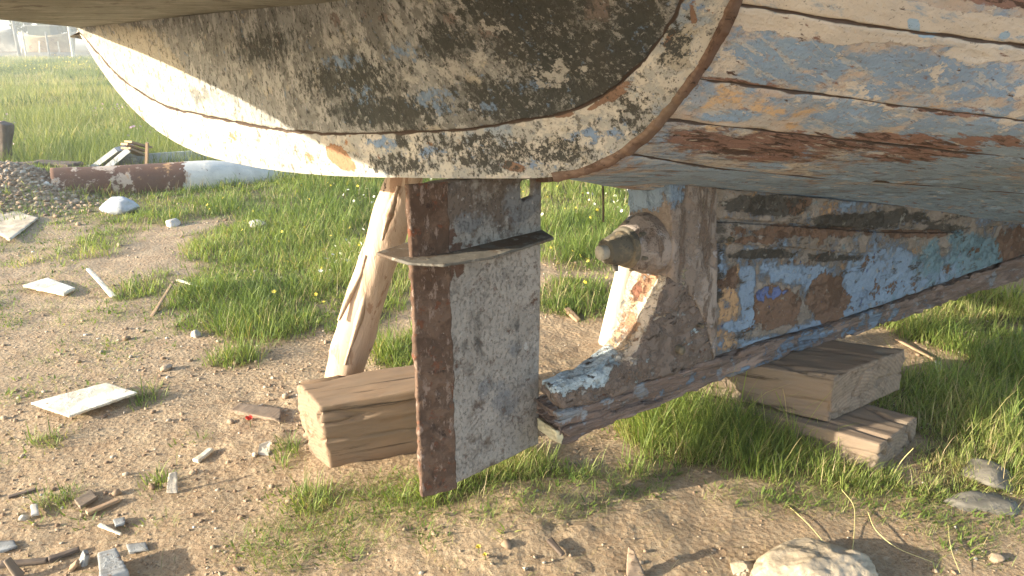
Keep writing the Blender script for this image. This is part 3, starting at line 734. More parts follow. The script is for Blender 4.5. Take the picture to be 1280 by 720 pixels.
m_knee = layered('heel_paint', (.47, .385, .31), [
    dict(col=(.58, .50, .41), scale=14, thr=.5, soft=.1),
    dict(col=(.42, .30, .19), scale=9, thr=.55, soft=.06, h=-.2),
    dict(col=(.17, .125, .10), col2=(.25, .195, .165), kk=.9, bthr=.72, soft=.05, scale=12, detail=8, h=-.3, blobs=[(Vector((.3, -.03, .45)), Vector((2, 0, 0)), Vector((0, .036, 0)), 1.8, True), (Vector((.4, .03, .3)), Vector((.6, 0, 0)), Vector((0, 0, .12)), 1.8, True)]),  # starboard face painted dark rusty, its shade put into the colour
    dict(col=(.46, .55, .60), col2=(.58, .66, .70), kk=.55, bthr=.80, soft=.03, scale=16, detail=8, h=.5, blobs=[(Vector((.06, .06, .43)), Vector((.22, 0, 0)), Vector((0, 0, .07)), 1.3, False)]),
    dict(col=(.34, .20, .12), kk=.5, bthr=.84, soft=.05, scale=20, detail=8, h=-.3, blobs=[(Vector((.24, .07, .49)), Vector((0, .07, 0)), Vector((0, 0, .05)), 1., False), (Vector((.32, .08, .62)), Vector((0, .05, 0)), Vector((0, 0, .07)), 1.1, False)]),
    dict(col=(.22, .095, .06), kk=.5, bthr=.86, soft=.05, scale=22, detail=8, h=-.6, blobs=[(Vector((.33, .085, .60)), Vector((0, .035, 0)), Vector((0, 0, .045)), 1.1, False)]),
    dict(col=(.36, .345, .33), scale=26, detail=8, thr=.61, soft=.04),
    dict(col=(.08, .06, .05), scale=(16, 16, 30), detail=8, thr=.63, soft=.03, h=-.8),
], wob=.03, bstr=1., bdist=.012)
TH_K = .13
KB = [(702,556),(728,545),(760,532),(800,516),(840,500),(880,484),(950,458),(1030,431),(1130,398),(1210,371),(1280,348)]
KT = [(1280,322),(1130,376),(1050,404),(960,428),(890,452),(800,480),(735,506)]
keel = slab('keel', [(712,510),(699,517),(697,530),(704,541),(697,549)] + KB, .0, TH_K, m_keel, jit=.004, seed=3, amp=.010, scale=(4, 22, 34), fine=.004, crack=.016, crack_scale=(2.2, 14, 24),
            local=[(4.4, .25), (6.3, .45), (6.3, .60), (4.4, .38)] + [(KP(*q).x, KP(*q).z) for q in KT])
m_split = wood('fresh_split_wood', (.72, .62, .36), (.82, .74, .50), gs=(20, 60, 60), ck=.7)
slab('split_end', [(694,538),(703,540),(705,547),(701,555),(695,553)], -.003, TH_K * .7, m_split, voxel=.004, seed=8, amp=.003, scale=(20, 60, 60), jit=.004)
for i_, (pl_, y0_, y1_) in enumerate((([(706,513),(694,517),(698,523),(730,515),(790,494),(790,488),(735,505)], -.010, .10), ([(702,524),(690,529),(699,533),(745,523),(780,508),(776,500),(740,512)], -.007, .08), ([(708,533),(700,538),(708,545),(760,528),(800,512),(830,498),(800,503),(750,520)], -.012, .09))):
    slab('keel_splinter', pl_, y0_, y1_, m_keel, voxel=.0045, jit=.0035, seed=80 + i_, amp=.006, scale=(6, 40, 50), fine=.002, crack=.006, crack_scale=(3, 30, 40))
dead = slab('deadwood', [(889,231),(889,330),(892,400),(893,449),(960,426),(1050,402),(1130,374),(1280,320)], .008, TH_K - .008, m_dead, jit=.0, seed=4, amp=.003, scale=(10, 20, 20), fine=.0015, crack=.004, crack_scale=(2, 12, 22),
            local=[(4.4, .376), (6.3, .59), (6.3, .70), (4.4, .62), (2.6, .56)])
for nm, pl, yy, sd in (('strake', [(891,234),(891,272),(1000,279),(1100,287),(1190,287),(1262,280),(1262,270)], -.014, 5), ('strake', [(890,277),(890,303),(980,309),(1075,317),(1150,300),(1205,291),(1100,290),(1000,283)], -.006, 6)):
    slab(nm, pl, yy, .03, m_dead, voxel=.006, seed=sd, amp=.003, scale=(6, 30, 30), fine=.001, crack=.003)
post = slab('stern_post', [(833,226),(836,262),(838,300),(836,350),(856,362),(874,388),(884,420),(890,452),(893,440),(893,300),(893,226)], -.012, TH_K + .045, m_post, seed=7, amp=.006, scale=(14, 14, 6), fine=.003, crack=.005, crack_scale=(20, 20, 3))
knee = slab('heel_knee', [(836,347),(852,352),(868,368),(880,392),(888,425),(890,450),(845,467),(800,481),(760,497),(735,507),(702,511),(693,500),(694,486),(726,473),(760,459),(788,445),(806,420),(818,388),(828,362)], -.006, .15, m_knee, jit=.002, seed=9, amp=.008, scale=(10, 16, 12), fine=.003, crack=.007, crack_scale=(4, 14, 20))
c = co_of(knee.data); c[:, 1] *= 1 - .55 * np.clip((.36 - c[:, 0]) / .26, 0, 1) * (c[:, 1] > .02); knee.data.vertices.foreach_set('co', c.ravel()); knee.data.update()
# little lit top ledge of the post below the boss
# shaft boss, tube, shaft
c0 = KP(828, 322); bz = .735; ycen = .085
m_iron = layered('shaft_metal', (.12, .105, .08), [dict(col=(.22, .17, .11), scale=14, thr=.55, soft=.08), dict(col=(.07, .065, .055), scale=22, thr=.6, soft=.05)], wob=.01)
m_boss = m_post
bx = .36
tb = lambda pts: [BM_ @ Vector(p) for p in pts]
tube('shaft_boss', tb([(bx + .03, ycen, bz), (bx - .03, ycen, bz + .001), (bx - .075, ycen, bz)]), [.095, .088, .06], m_boss, boat, seg=36, amp=.004, nscale=(14, 14, 14), M=BM_)
tube('shaft_tube', tb([(bx - .05, ycen, bz), (bx - .12, ycen, bz - .002), (bx - .150, ycen, bz - .003)]), [.053, .050, .036], m_iron, boat, seg=32, amp=.0015, nscale=(30, 30, 30), M=BM_)
m_shaft = layered('shaft_end_metal', (.42, .38, .31), [dict(col=(.16, .13, .10), scale=24, thr=.56, soft=.06)], wob=.01, rough=.55)
tube('propeller_shaft', tb([(bx - .14, ycen, bz - .003), (bx - .172, ycen, bz - .004)]), [.021, .021], m_shaft, boat, seg=24, M=BM_)
tube('shaft_collar', tb([(bx - .072, ycen, bz), (bx - .088, ycen, bz)]), [.062, .058], m_iron, boat, seg=32, amp=.001, M=BM_)
for a_ in range(6):
    an = a_ * math.pi / 3 + .3; yy, zz = ycen + .066 * math.cos(an), bz + .066 * math.sin(an)
    tube('bolt', tb([(bx - .05, yy, zz), (bx - .068, yy, zz)]), [.008, .007], m_iron, boat, seg=6, M=BM_)
bo = tube('bolt', tb([(bx - .12, ycen - .01, bz - .045), (bx - .12, ycen - .012, bz - .062)]), [.009, .008], m_iron, boat, seg=12, M=BM_)
# bolts and worn knots on the sternpost
for (px_, py_, r_) in ((852,438,.016),(706,0,0),(915,300,.010),(878,408,.008)):
    if r_: 
        q = KP(px_, py_, -.018); tube('bolt', [BM_ @ Vector((q.x, .01, q.z)), BM_ @ Vector((q.x, -.022, q.z))], [r_, r_ * .8], m_iron, boat, seg=16, M=BM_)

# ---- rudder: welded hollow foil plate with a horizontal fin
k_ = 1.0215
def Rz(px, py, z): return G(px, py, z)
a_ = Vector((-.236, 1.66, 0)); b_ = Vector((-.149, 1.704, 0)); c_ = Vector((.078, 1.92, 0))
zb = .176
m_rust = layered('rust', (.092, .055, .038), [dict(col=(.14, .088, .062), scale=12, thr=.52, soft=.1, vs=30), dict(col=(.25, .18, .145), scale=(55, 55, 22), thr=.575, soft=.05, detail=8, h=.3), dict(col=(.15, .06, .034), scale=26, thr=.6, soft=.05), dict(col=(.05, .03, .024), scale=20, thr=.64, soft=.05)], wob=.012, rough=.9, grime=.2)
def wb(p, rx, ry, s=1., box=False, dirv=(c_ - b_).normalized()): return (Vector(p), Vector(dirv) * rx, Vector((0, 0, ry)), s, box)
ru = empty('rudder', (0, 0, 0)); ru.parent = boat; ru.matrix_world = Matrix.Translation(Vector((b_.x, b_.y, 0)))
RM = Matrix.Translation(Vector((b_.x, b_.y, 0)))
def rp(t, z): q = b_.lerp(c_, t) - Vector((b_.x, b_.y, 0)); q.z = z; return q
m_rud = layered('rudder_paint', (.31, .28, .25), [
    dict(col=(.37, .335, .30), scale=9, thr=.5, soft=.12, h=.2),
    dict(col=(.155, .12, .098), kk=.5, bthr=.80, soft=.10, scale=10, h=-.2, blobs=[wb(rp(.5, .98), .4, .15, 1.3), wb(rp(.3, .88), .15, .08, .6), wb(rp(.45, .18), .2, .04, .4)]),
    dict(col=(.21, .205, .205), bthr=.9, soft=.10, scale=8, blobs=[wb(rp(.25, .89), .1, .05, .8), wb(rp(.55, .35), .1, .12, .8), wb(rp(.7, .5), .08, .1, .7), wb(rp(.35, .42), .06, .05, .8), wb(rp(.8, .9), .15, .07, .9)]),
    dict(col=(.10, .092, .086), kk=.45, bthr=.86, soft=.22, scale=24, detail=8, h=-.4, blobs=[wb(rp(.27, .585), .02, .085, .8), wb(rp(.32, .53), .016, .04, .6), wb(rp(.14, .56), .02, .03, .5), wb(rp(.28, .42), .03, .03, .5), wb(rp(.72, .56), .015, .07, .5)]),
    dict(col=(.07, .06, .054), scale=(120, 120, 80), detail=6, rough=.75, thr=.57, soft=.04, h=-.6, op=.45),
    dict(col=(.15, .10, .08), scale=26, detail=9, rough=.78, thr=.60, soft=.03, h=-.3, op=.7),
    dict(col=(.42, .39, .36), scale=60, detail=6, thr=.62, soft=.04, h=.2, op=.7),
    dict(col=(.44, .41, .38), bthr=1., kk=.8, soft=.04, scale=20, h=.5, blobs=[wb(rp(.83, .50), .014, .018, .8)]),
    dict(col=(.13, .075, .055), bthr=.84, soft=.05, scale=22, h=-.3, blobs=[wb(rp(-.22, .3), .065, .5, 1.2, True), wb(rp(-.1, .80), .12, .06, 1.1), wb(rp(.0, .86), .03, .08, .7)]),
], wob=.012, wobscale=30, bstr=.9, bdist=.004, grime=.12)
chord = (c_ - a_).normalized(); nrm = Vector((-chord.y, chord.x, 0))
def foil(off=0.):
    s = [a_ - Vector((b_.x, b_.y, 0)), Vector((0, 0, 0)), c_ - Vector((b_.x, b_.y, 0))]
    pc = lambda p: p + nrm * (2 * ((s[0] - p).dot(nrm)) + .006)
    return s + [c_ - Vector((b_.x, b_.y, 0)) + nrm * .02, pc(s[1]) , s[0] + nrm * .01]
pl = foil(); nF = len(pl)
V = []
# bottom is cut slightly, top level; a rectangular hole near the upper right
def fsolid(name, pts, z0, z1, mat, M, voxel=.005, **kw):
    V = [(p.x, p.y, z0(p) if callable(z0) else z0) for p in pts] + [(p.x, p.y, z1) for p in pts]; n = len(pts)
    Fc = [tuple(range(n))[::-1], tuple(range(n, 2 * n))] + [(i, (i + 1) % n, (i + 1) % n + n, i + n) for i in range(n)]
    o = mk(name, V, Fc, mat, ru, smooth=False, M=M)
    bm = bmesh.new(); bm.from_mesh(o.data); bmesh.ops.triangulate(bm, faces=[f for f in bm.faces if len(f.verts) > 4]); bmesh.ops.recalc_face_normals(bm, faces=bm.faces); bm.to_mesh(o.data); bm.free()
    return o
cl = lambda t: Vector((0, 0, 0)).lerp(c_ - Vector((b_.x, b_.y, 0)), t)
blade = fsolid('blade', pl, lambda p: zb if p.x < .18 else zb - .004, .985, m_rud, RM)
# cut the hole with a boolean
hp = [cl(.76) - nrm * .1, cl(.90) - nrm * .1, cl(.94) + nrm * .2, cl(.78) + nrm * .2]
hz0, hz1 = .915, .96
cut = mk('cut', [(p.x, p.y, hz0 if i in (1, 2) else hz0 - .008) for i, p in enumerate(hp)] + [(p.x, p.y, hz1) for p in hp], [(3, 2, 1, 0), (4, 5, 6, 7), (0, 1, 5, 4), (1, 2, 6, 5), (2, 3, 7, 6), (3, 0, 4, 7)], None, None, False, RM)
mb = blade.modifiers.new('b', 'BOOLEAN'); mb.object = cut; mb.operation = 'DIFFERENCE'; mb.solver = 'EXACT'
dg = bpy.context.evaluated_depsgraph_get(); dg.update(); me = bpy.data.meshes.new_from_object(blade.evaluated_get(dg)); blade.modifiers.clear(); blade.data = me
bpy.data.objects.remove(cut)
roughen(blade, voxel=.005, amp=.0022, scale=(7, 7, 7), fine=.0012, seed=12)
# rust edge plate
rt_ = fsolid('edge_plate', [pl[0] - nrm * .006 - chord * .003, pl[1] - nrm * .004 + chord * .001, pl[1] + nrm * .004, pl[0] + nrm * .008 - chord * .003], zb - .01, .99, m_rust, RM)
roughen(rt_, voxel=.004, amp=.006, scale=(14, 14, 14), fine=.003, seed=13)
hd = .815
fp = [(-.325, 1.70), (-.236, 1.615), (-.155, 1.60), (-.045, 1.665), (.108, 1.845), (.06, 1.99), (-.12, 1.90), (-.26, 1.80)]
fin = fsolid('fin', [Vector((x - b_.x, y - b_.y, 0)) for x, y in fp], hd - .003, hd + .004, layered('fin_paint', (.13, .12, .105), [dict(col=(.10, .07, .05), scale=9, thr=.5, soft=.08), dict(col=(.24, .22, .19), scale=22, thr=.6, soft=.05)], wob=.01), RM)
roughen(fin, voxel=.003, amp=.0012, scale=(9, 9, 9), fine=.001, seed=14)
st1 = beam('tiller_bar', b_.lerp(c_, .90) + Vector((0, .02, .962)), b_.lerp(c_, 1.0) + Vector((.045, .03, .962)), .03, .03, m_rust, rough=dict(voxel=.004, amp=.001)); st1.parent = ru; st1.matrix_parent_inverse = RM.inverted()

# ------------------------------------------------------------------ timbers and props under the boat
m_blk = wood('sawn_timber', (.235, .155, .097), (.32, .22, .145), crack=(.05, .032, .022), ck=.615, bdist=.008, gs=(1.6, 20, 20))
m_blk2 = wood('weathered_timber', (.205, .145, .10), (.295, .22, .16), crack=(.09, .06, .04), gs=(2.2, 30, 30), ck=.61, stain=(.18, .145, .11), bdist=.008)
rgh = dict(voxel=.006, amp=.0065, scale=(2.5, 14, 20), fine=.002, crack=.016, crack_scale=(1.3, 7, 11))
def v3(x, y, z): return Vector((x, y, z))
def quad(pts, z): return [v3(x, y, z) for x, y in pts]
q = [(-.585, 2.035), (-.06, 2.22), (-.10, 2.40), (-.705, 2.185)]
o = hexa('timber_block', quad([(-.575, 2.045), (-.06, 2.23), (-.10, 2.40), (-.70, 2.185)], -.03), [v3(-.59, 2.03, .235), v3(-.06, 2.21, .25), v3(-.11, 2.385, .25), v3(-.705, 2.19, .245)], m_blk, xdir=(.94, .34, 0), rough=dict(rgh, seed=51))
tag(o, 'squared brown timber lying behind the rudder at the foot of the peeled log', 'timber', 'timbers under the boat')
q = [(.62, 2.375), (1.033, 2.155), (1.385, 2.39), (.98, 2.61)]
o = hexa('timber_block', [v3(.60, 2.38, .125), v3(1.033, 2.15, .118), v3(1.385, 2.385, .118), v3(.97, 2.61, .12)], [v3(.70, 2.32, .25), v3(1.04, 2.17, .272), v3(1.385, 2.395, .272), v3(.98, 2.60, .25)], m_blk2, xdir=(.88, -.47, 0), rough=dict(rgh, seed=52, crack=.012))
tag(o, 'cracked timber directly under the keel, upper one of the stacked pair', 'timber', 'timbers under the boat')
o = hexa('timber_block', quad([(.62, 2.385), (1.14, 2.02), (1.35, 2.19), (.86, 2.56)], -.04), quad([(.62, 2.385), (1.143, 2.016), (1.352, 2.195), (.86, 2.56)], .112), m_blk2, xdir=(.82, -.57, 0), rough=dict(rgh, seed=53))
tag(o, 'grey brown timber on the grass, lower one of the stacked pair', 'timber', 'timbers under the boat')

b = NB('peeled_bark')
g = b.noise((9, 9, 2.2), 6, .7, dist=.6)
col = b.mix(b.step(g, .5, .35), (.44, .31, .225), (.60, .47, .36))
col = b.mix(b.step(b.noise((14, 14, 3), 5, .7, dist=1.2, off=(3, 1, 5)), .56, .04), col, (.34, .215, .145))
col = b.mix(b.step(b.noise((30, 30, 5), 5, .7, dist=1.5, off=(7, 1, 5)), .68, .03), col, (.10, .065, .05))
m_log = b.done(col, .8, g, .9, .012)
lg = tube('prop_log', [P(424,516,2.45), P(431,465,2.43), P(446,410,2.41), P(466,345,2.38), P(487,280,2.36), P(509,212,2.35), P(519,180,2.35)], [.074, .071, .066, .068, .063, .058, .053], m_log, seg=40, amp=.006, nscale=(14, 14, 5), seed=3, lump=.012, rings=110)
tag(lg, 'knotty peeled tree trunk leaning up to the hull behind the rudder', 'log', 'props')
# curled strips of bark, branch stub
for i, (pp, r0) in enumerate((([P(432,455,2.36), P(447,405,2.34), P(462,350,2.33), P(470,318,2.32)], .012), ([P(424,400,2.34), P(436,372,2.34), P(452,340,2.33), P(458,318,2.33)], .009), ([P(478,300,2.29), P(488,262,2.28), P(498,232,2.29)], .010))):
    c = catmull(pp, 40); V = []; 
    for k, p in enumerate(c):
        e = r0 * (.4 + .9 * math.sin(math.pi * (k + 1) / 42)) * (1 + 1.1 * float(fbm(np.array([[k * .17, i * 5., 0]]), 3, 6)[0]))
        V += [p + np.array([-e, -.004, 0]), p + np.array([-e * .1, -.013 - .012 * float(fbm(np.array([[k * .13, i * 7., 3]]), 3, 9)[0]), 0]), p + np.array([e, -.002, 0]), p + np.array([e * .2, .004, 0])]
    Fc = [(k * 4 + a, k * 4 + (a + 1) % 4, k * 4 + 4 + (a + 1) % 4, k * 4 + 4 + a) for k in range(39) for a in range(4)]
    o = mk('bark_strip', V, Fc, m_log); o.parent = lg
b = NB('bleached_wood')
g = b.noise((40, 40, 2.5), 6, .7)
m_pole = b.done(b.mix(b.step(g, .52, .3), (.50, .42, .34), (.66, .58, .49)), .8, g, .7, .006)
lg2 = tube('prop_log', [P(763,430,3.1), P(779,360,3.07), P(796,290,3.03), P(815,215,3.0), P(822,190,3.0)], [.054, .052, .05, .048, .047], m_pole, seg=28, amp=.003, nscale=(20, 20, 4), seed=9, lump=.005, rings=60)
tag(lg2, 'pale barkless pole leaning up to the hull behind the propeller shaft', 'log', 'props')
o = tube('hanging_wire', [P(753,222,2.38), P(754,250,2.38), P(754,277,2.4)], [.0038, .0036], bpy.data.materials['shaft_metal'], seg=8)
tag(o, 'short dark wire hanging down from the hull bottom before the grass', 'wire')

# ------------------------------------------------------------------ scrap at the left
m_pipe = layered('pipe_paint', (.145, .075, .05), [
    dict(col=(.52, .38, .27), col2=(.60, .48, .38), thr=.55, soft=.03, scale=4.2, h=.4, detail=8),
    dict(col=(.50, .28, .13), thr=.60, soft=.05, scale=4.5, h=.2),
    dict(col=(.60, .57, .50), col2=(.70, .67, .60), thr=.62, soft=.02, scale=5, kk=1.2, bthr=1., h=.6, blobs=[((.75, 0, 0), (.88, 0, 0), (0, 0, 1.), 1.6, True)]),
    dict(col=(.14, .08, .06), thr=.67, soft=.03, scale=14, h=-.3)], wob=.05, wobscale=6)
pa, pb = P(66, 234, 6.35), P(372, 222, 7.35); pm = (pa + pb) / 2; xd = (pb - pa).normalized(); yd = Vector((0, 0, 1)).cross(xd).normalized()
MP = Matrix((xd, yd, xd.cross(yd))).transposed().to_4x4(); MP.translation = pm; hl = (pb - pa).length / 2
o = tube('steel_pipe', [MP @ Vector((x, 0, z)) for x, z in ((-hl, 0), (-hl * .4, 0), (.1, .012), (hl * .45, .01), (hl * .8, -.02), (hl * 1.02, -.05))], [.165, .17, .175, .18, .15, .07], m_pipe, seg=40, M=MP, caps=False, rings=70, lump=.004)
sm = o.modifiers.new('s', 'SOLIDIFY'); sm.thickness = .012; sm.offset = -1
tag(o, 'fat rusty pipe with a white painted tapering end lying across the rubble', 'pipe')
m_wht = layered('old_white_board', (.56, .55, .53), [dict(col=(.46, .48, .52), scale=5, thr=.55, soft=.1), dict(col=(.25, .17, .12), scale=13, thr=.68, soft=.03, h=-.4)], wob=.01)
m_pale = layered('pale_board', (.66, .58, .44), [dict(col=(.74, .69, .58), scale=7, thr=.5, soft=.1), dict(col=(.55, .42, .28), scale=5, thr=.6, soft=.12), dict(col=(.3, .22, .14), scale=30, thr=.66, soft=.05)], wob=.01)
m_drk = wood('dark_timber', (.075, .055, .045), (.14, .105, .085), gs=(3, 30, 30))
m_brn = wood('brown_board', (.36, .22, .13), (.52, .36, .22), gs=(3, 30, 30))
m_gry = layered('grey_painted_wood', (.25, .25, .245), [dict(col=(.35, .355, .35), scale=14, thr=.5, soft=.08), dict(col=(.17, .12, .09), scale=20, thr=.6, soft=.04, h=-.4)], wob=.01, grain=(4, 50, 50))
Yj = 7.4
wc = empty('broken_cabinet', P(140, 212, Yj), 0, 'broken white cabinet with open grey inside behind the pipe', 'cabinet'); bpy.context.view_layer.update(); WI = wc.matrix_world.inverted()
def kid(o, par):
    mw = o.matrix_world.copy(); o.parent = par; o.matrix_parent_inverse = par.matrix_world.inverted(); return o
kid(beam('side_panel', P(116, 214, Yj), P(156, 184, Yj), .35, .045, m_wht), wc)
kid(beam('front_edge', P(126, 216, Yj - .18), P(161, 187, Yj - .18), .02, .05, m_wht), wc)
kid(hexa('inner_panel', [P(130, 215, Yj - .05), P(178, 215, Yj - .05), P(178, 215, Yj), P(130, 215, Yj)], [P(157, 190, Yj - .05), P(170, 194, Yj - .05), P(170, 194, Yj), P(157, 190, Yj)], m_gry), wc)
for i, (a, c) in enumerate((((155, 180), (181, 189)), ((160, 177), (186, 184)), ((157, 185), (178, 194)))):
    o = beam('loose_plank', P(*a, Yj + .05 - i * .12), P(*c, Yj + .25 - i * .1), .10, .02, m_brn)
    tag(o, ('sunlit brown plank resting in the middle on the broken cabinet', 'hindmost brown plank lying on top of the broken cabinet', 'lowest brown plank sliding off the broken cabinet')[i], 'plank', 'planks on the broken cabinet')
o = beam('thin_stake', P(183, 212, Yj - .2), P(184, 178, Yj - .2), .025, .025, m_brn); tag(o, 'thin upright stake between the broken cabinet and the long white board', 'stake')
o = beam('white_board', P(170, 203, 7.5), P(300, 194, 7.9), .03, .16, m_wht); tag(o, 'long white board standing on edge behind the pipe', 'board')
o = beam('rotten_post', P(2, 212, 7.6), P(6, 154, 7.6), .17, .13, m_drk, rough=dict(voxel=.015, amp=.02, scale=(4, 14, 14)), taper=.8); tag(o, 'dark rotten post standing at the left edge of the field', 'post')
o = beam('black_beam', P(-60, 214, 6.9), P(47, 208, 7.0), .12, .09, m_drk, rough=dict(voxel=.015, amp=.01)); tag(o, 'black charred beam lying on the rubble heap left of the pipe', 'beam')
o = beam('black_board', P(40, 203, 7.2), P(96, 206, 7.1), .20, .03, m_drk, rough=dict(voxel=.012, amp=.01)); tag(o, 'black bent board between the rubble heap and the pipe end', 'board')
o = beam('pale_plank', P(88, 211, 7.5), P(118, 208, 7.6), .12, .03, m_pale); tag(o, 'pale short plank lying behind the pipe beside the broken cabinet', 'plank')
m_cong = layered('pale_stone', (.46, .41, .35), [dict(col=(.55, .50, .44), scale=6, thr=.5, soft=.1), dict(col=(.36, .33, .30), scale=14, thr=.6, soft=.06)], wob=.01)
m_dirt_rock = layered('earthy_stone', (.34, .25, .17), [dict(col=(.46, .37, .27), scale=12, thr=.5, soft=.1), dict(col=(.24, .17, .11), scale=20, thr=.6, soft=.06)], wob=.01)
m_grock2 = layered('bluish_stone', (.36, .38, .41), [dict(col=(.46, .47, .49), scale=9, thr=.5, soft=.1)], wob=.01)
g_ = on_ground(150, 266); o = rock('white_rock', g_ + v3(0, 0, .05), (.16, .10, .085), m_grock2, seed=5); tag(o, 'whitish blue rounded stone in the grass under the pipe', 'stone')
def plate(name, pxs, mat, thk=.012, lift=.02, rough=None, tilt=0., mx=None, **t):
    g4 = [on_ground(*q) for q in pxs]; z = (max(g.z for g in g4) * .5 + sum(g.z for g in g4) / 8 if mx is None else mx) + lift
    # re-intersect at that height so the plate keeps its outline
    tp = [G(q[0], q[1], z + thk + tilt * (i in (0, 1))) for i, q in enumerate(pxs)]
    bt = [p - v3(0, 0, thk) for p in tp]
    o = hexa(name, bt, tp, mat, rough=rough); tag(o, **t); return o
m_sand = layered('sandy_crust', (.46, .37, .26), [dict(col=(.56, .46, .34), scale=7, thr=.5, soft=.1)], wob=.01)
rp_ = dict(voxel=.004, amp=.002, scale=(12, 12, 12), fine=.001)
plate('pale_slab', [(-40, 270), (8, 258), (48, 272), (12, 300)], m_sand, .012, .0, dict(voxel=.012, amp=.006, scale=(8, 8, 8)), mx=.012, label='sandy pale slab at the left edge in front of the rubble heap', cat='slab')
plate('pale_board', [(28, 356), (60, 346.5), (94, 359), (80, 367)], m_pale, .016, .01, dict(voxel=.006, amp=.003), label='small pale board in the sparse grass, the farther of two', cat='board')
plate('pale_board', [(37, 503), (133, 478), (173, 490), (86, 520)], m_pale, .009, .02, rp_, label='large cream board lying flat on the bare dirt at the left', cat='board')
plate('plank_offcut', [(287, 512), (300, 503), (352, 510), (350, 525)], m_blk2, .022, -.004, rp_, label='grey broken plank piece on the dirt beside the red poppy', cat='offcut')
plate('painted_offcut', [(121, 690), (145, 683), (161, 713), (124, 724)], m_gry, .035, .012, dict(voxel=.004, amp=.0015, scale=(8, 20, 20), fine=.001), label='blue grey painted timber offcut at the bottom edge of the scrap', cat='offcut')
plate('wood_scrap', [(157, 679), (183, 676), (186, 686), (160, 690)], m_gry, .010, .0, rp_, label='small flat grey scrap right of the painted offcut', cat='scrap')
plate('wood_scrap', [(-12, 676), (18, 674), (22, 682), (-4, 690)], m_gry, .010, .0, rp_, label='flat grey scrap at the left edge above the leaning stick', cat='scrap')
plate('wood_scrap', [(92, 624), (114, 611), (122, 620), (100, 634)], m_blk2, .012, .0, rp_, label='dull brown scrap lying flat above the narrow batten', cat='scrap')
plate('wood_scrap', [(140, 648), (156, 645), (157, 653), (143, 657)], m_gry, .010, .004, rp_, label='tiny grey scrap below the narrow batten', cat='scrap')
plate('white_scrap', [(37, 630), (47, 628), (49, 641), (38, 644)], m_cong, .010, .008, rp_, label='small white tile piece beside the green weeds at the left', cat='scrap')
def stick(name, a, c, r1, mat, label, cat, za=.008, zb=.008, wide=1.6, rough=True):
    A = on_ground(*a, za); A = G(a[0], a[1], A.z); B_ = on_ground(*c, zb); B_ = G(c[0], c[1], B_.z)
    o = beam(name, A, B_, r1 * 2 * wide, r1 * 2, mat, rough=dict(voxel=max(.003, r1 * .5), amp=r1 * .35, scale=(10, 40, 40), fine=r1 * .1) if rough else None, taper=.75)
    tag(o, label, cat); return o
stick('batten', (108, 642), (150, 624), .007, m_brn, 'narrow brown batten lying left of the small grass tuft', 'batten')
stick('stick', (10, 622), (46, 611), .005, m_drk, 'thin dark stick lying left of the weeds near the frame edge', 'stick')
stick('stick', (26, 722), (8, 698), .008, m_blk2, 'bleached stick leaning at the bottom left corner', 'stick', .0, .05)
stick('stick', (143, 372), (110, 336), .009, m_pale, 'straight pale stick pointing up on the stony ground', 'stick', .0, .07)
stick('stick', (190, 396), (217, 352), .006, m_brn, 'thin brown twig leaning in the dry grass beside the lawn', 'twig', .0, .06)
stick('stick', (222, 350), (257, 361), .006, m_pale, 'pale twig lying among pebbles above the lawn', 'twig')
stick('stick', (244, 577), (265, 561), .008, m_pale, 'short pale splinter lying alone on the smooth dirt', 'splinter')
stick('stick', (104, 705), (108, 690), .011, m_gry, 'short grey stub just left of the painted offcut', 'stub', .0, .03)
stick('stick', (88, 712), (98, 702), .008, m_brn, 'orange brown chip of wood among the bottom scrap', 'chip', .0, .02)
stick('stick', (60, 700), (100, 686), .007, m_drk, 'dark broken branch end among the bottom scrap', 'branch')
stick('stick', (0, 706), (60, 700), .007, m_drk, 'long dark stick along the bottom left scrap', 'stick')
stick('stick', (124, 656), (152, 668), .004, m_pale, 'slim dry twig crossing below the narrow batten', 'twig')
stick('stick', (1120, 424), (1168, 449), .0055, m_brn, 'pale stick on the straw patch behind the stacked timbers', 'stick', .01, .01)
stick('stick', (1172, 452), (1176, 474), .007, m_pale, 'short upright splinter beside the straw patch', 'splinter', .03, .0)
stick('wood_chip', (708, 386), (724, 402), .012, m_brn, 'brown wood chip in the grass right of the rudder', 'chip', .02, .0)
stick('plank_piece', (1196, 416), (1240, 434), .016, m_brn, 'light brown broken plank at the edge of the straw patch', 'plank', .02, .01, 2.2)
stick('stick', (686, 674), (704, 694), .006, m_drk, 'dark curled bark scrap on the dirt in front of the rudder', 'bark scrap')
o = hexa('wood_shard', [on_ground(783, 722), on_ground(808, 724), on_ground(808, 722) + v3(0, .012, 0), on_ground(783, 720) + v3(0, .012, 0)], [G(785, 683, .085), G(794, 690, .08), G(794, 690, .08) + v3(0, .008, 0), G(785, 683, .085) + v3(0, .008, 0)], m_blk2, rough=dict(voxel=.003, amp=.002, scale=(20, 20, 20))); tag(o, 'pointed wood shard standing upright at the bottom centre', 'shard')
o = hexa('white_shard', [on_ground(207, 618), on_ground(222, 618), on_ground(222, 617) + v3(0, .008, 0), on_ground(207, 617) + v3(0, .008, 0)], [G(210, 592, .055), G(221, 590, .055), G(221, 590, .055) + v3(0, .006, 0), G(210, 592, .055) + v3(0, .006, 0)], m_cong, rough=dict(voxel=.003, amp=.002)); tag(o, 'whitish grey shard standing upright in a small grass tuft', 'shard')
o = hexa('paper_scrap', [on_ground(322, 568), on_ground(336, 570), on_ground(336, 569) + v3(0, .004, 0), on_ground(322, 567) + v3(0, .004, 0)], [G(324, 556, .03), G(338, 551, .035), G(338, 551, .035) + v3(0, .003, 0), G(324, 556, .03) + v3(0, .003, 0)], m_cong); tag(o, 'bit of white card standing in the dirt before the brown timber', 'card')
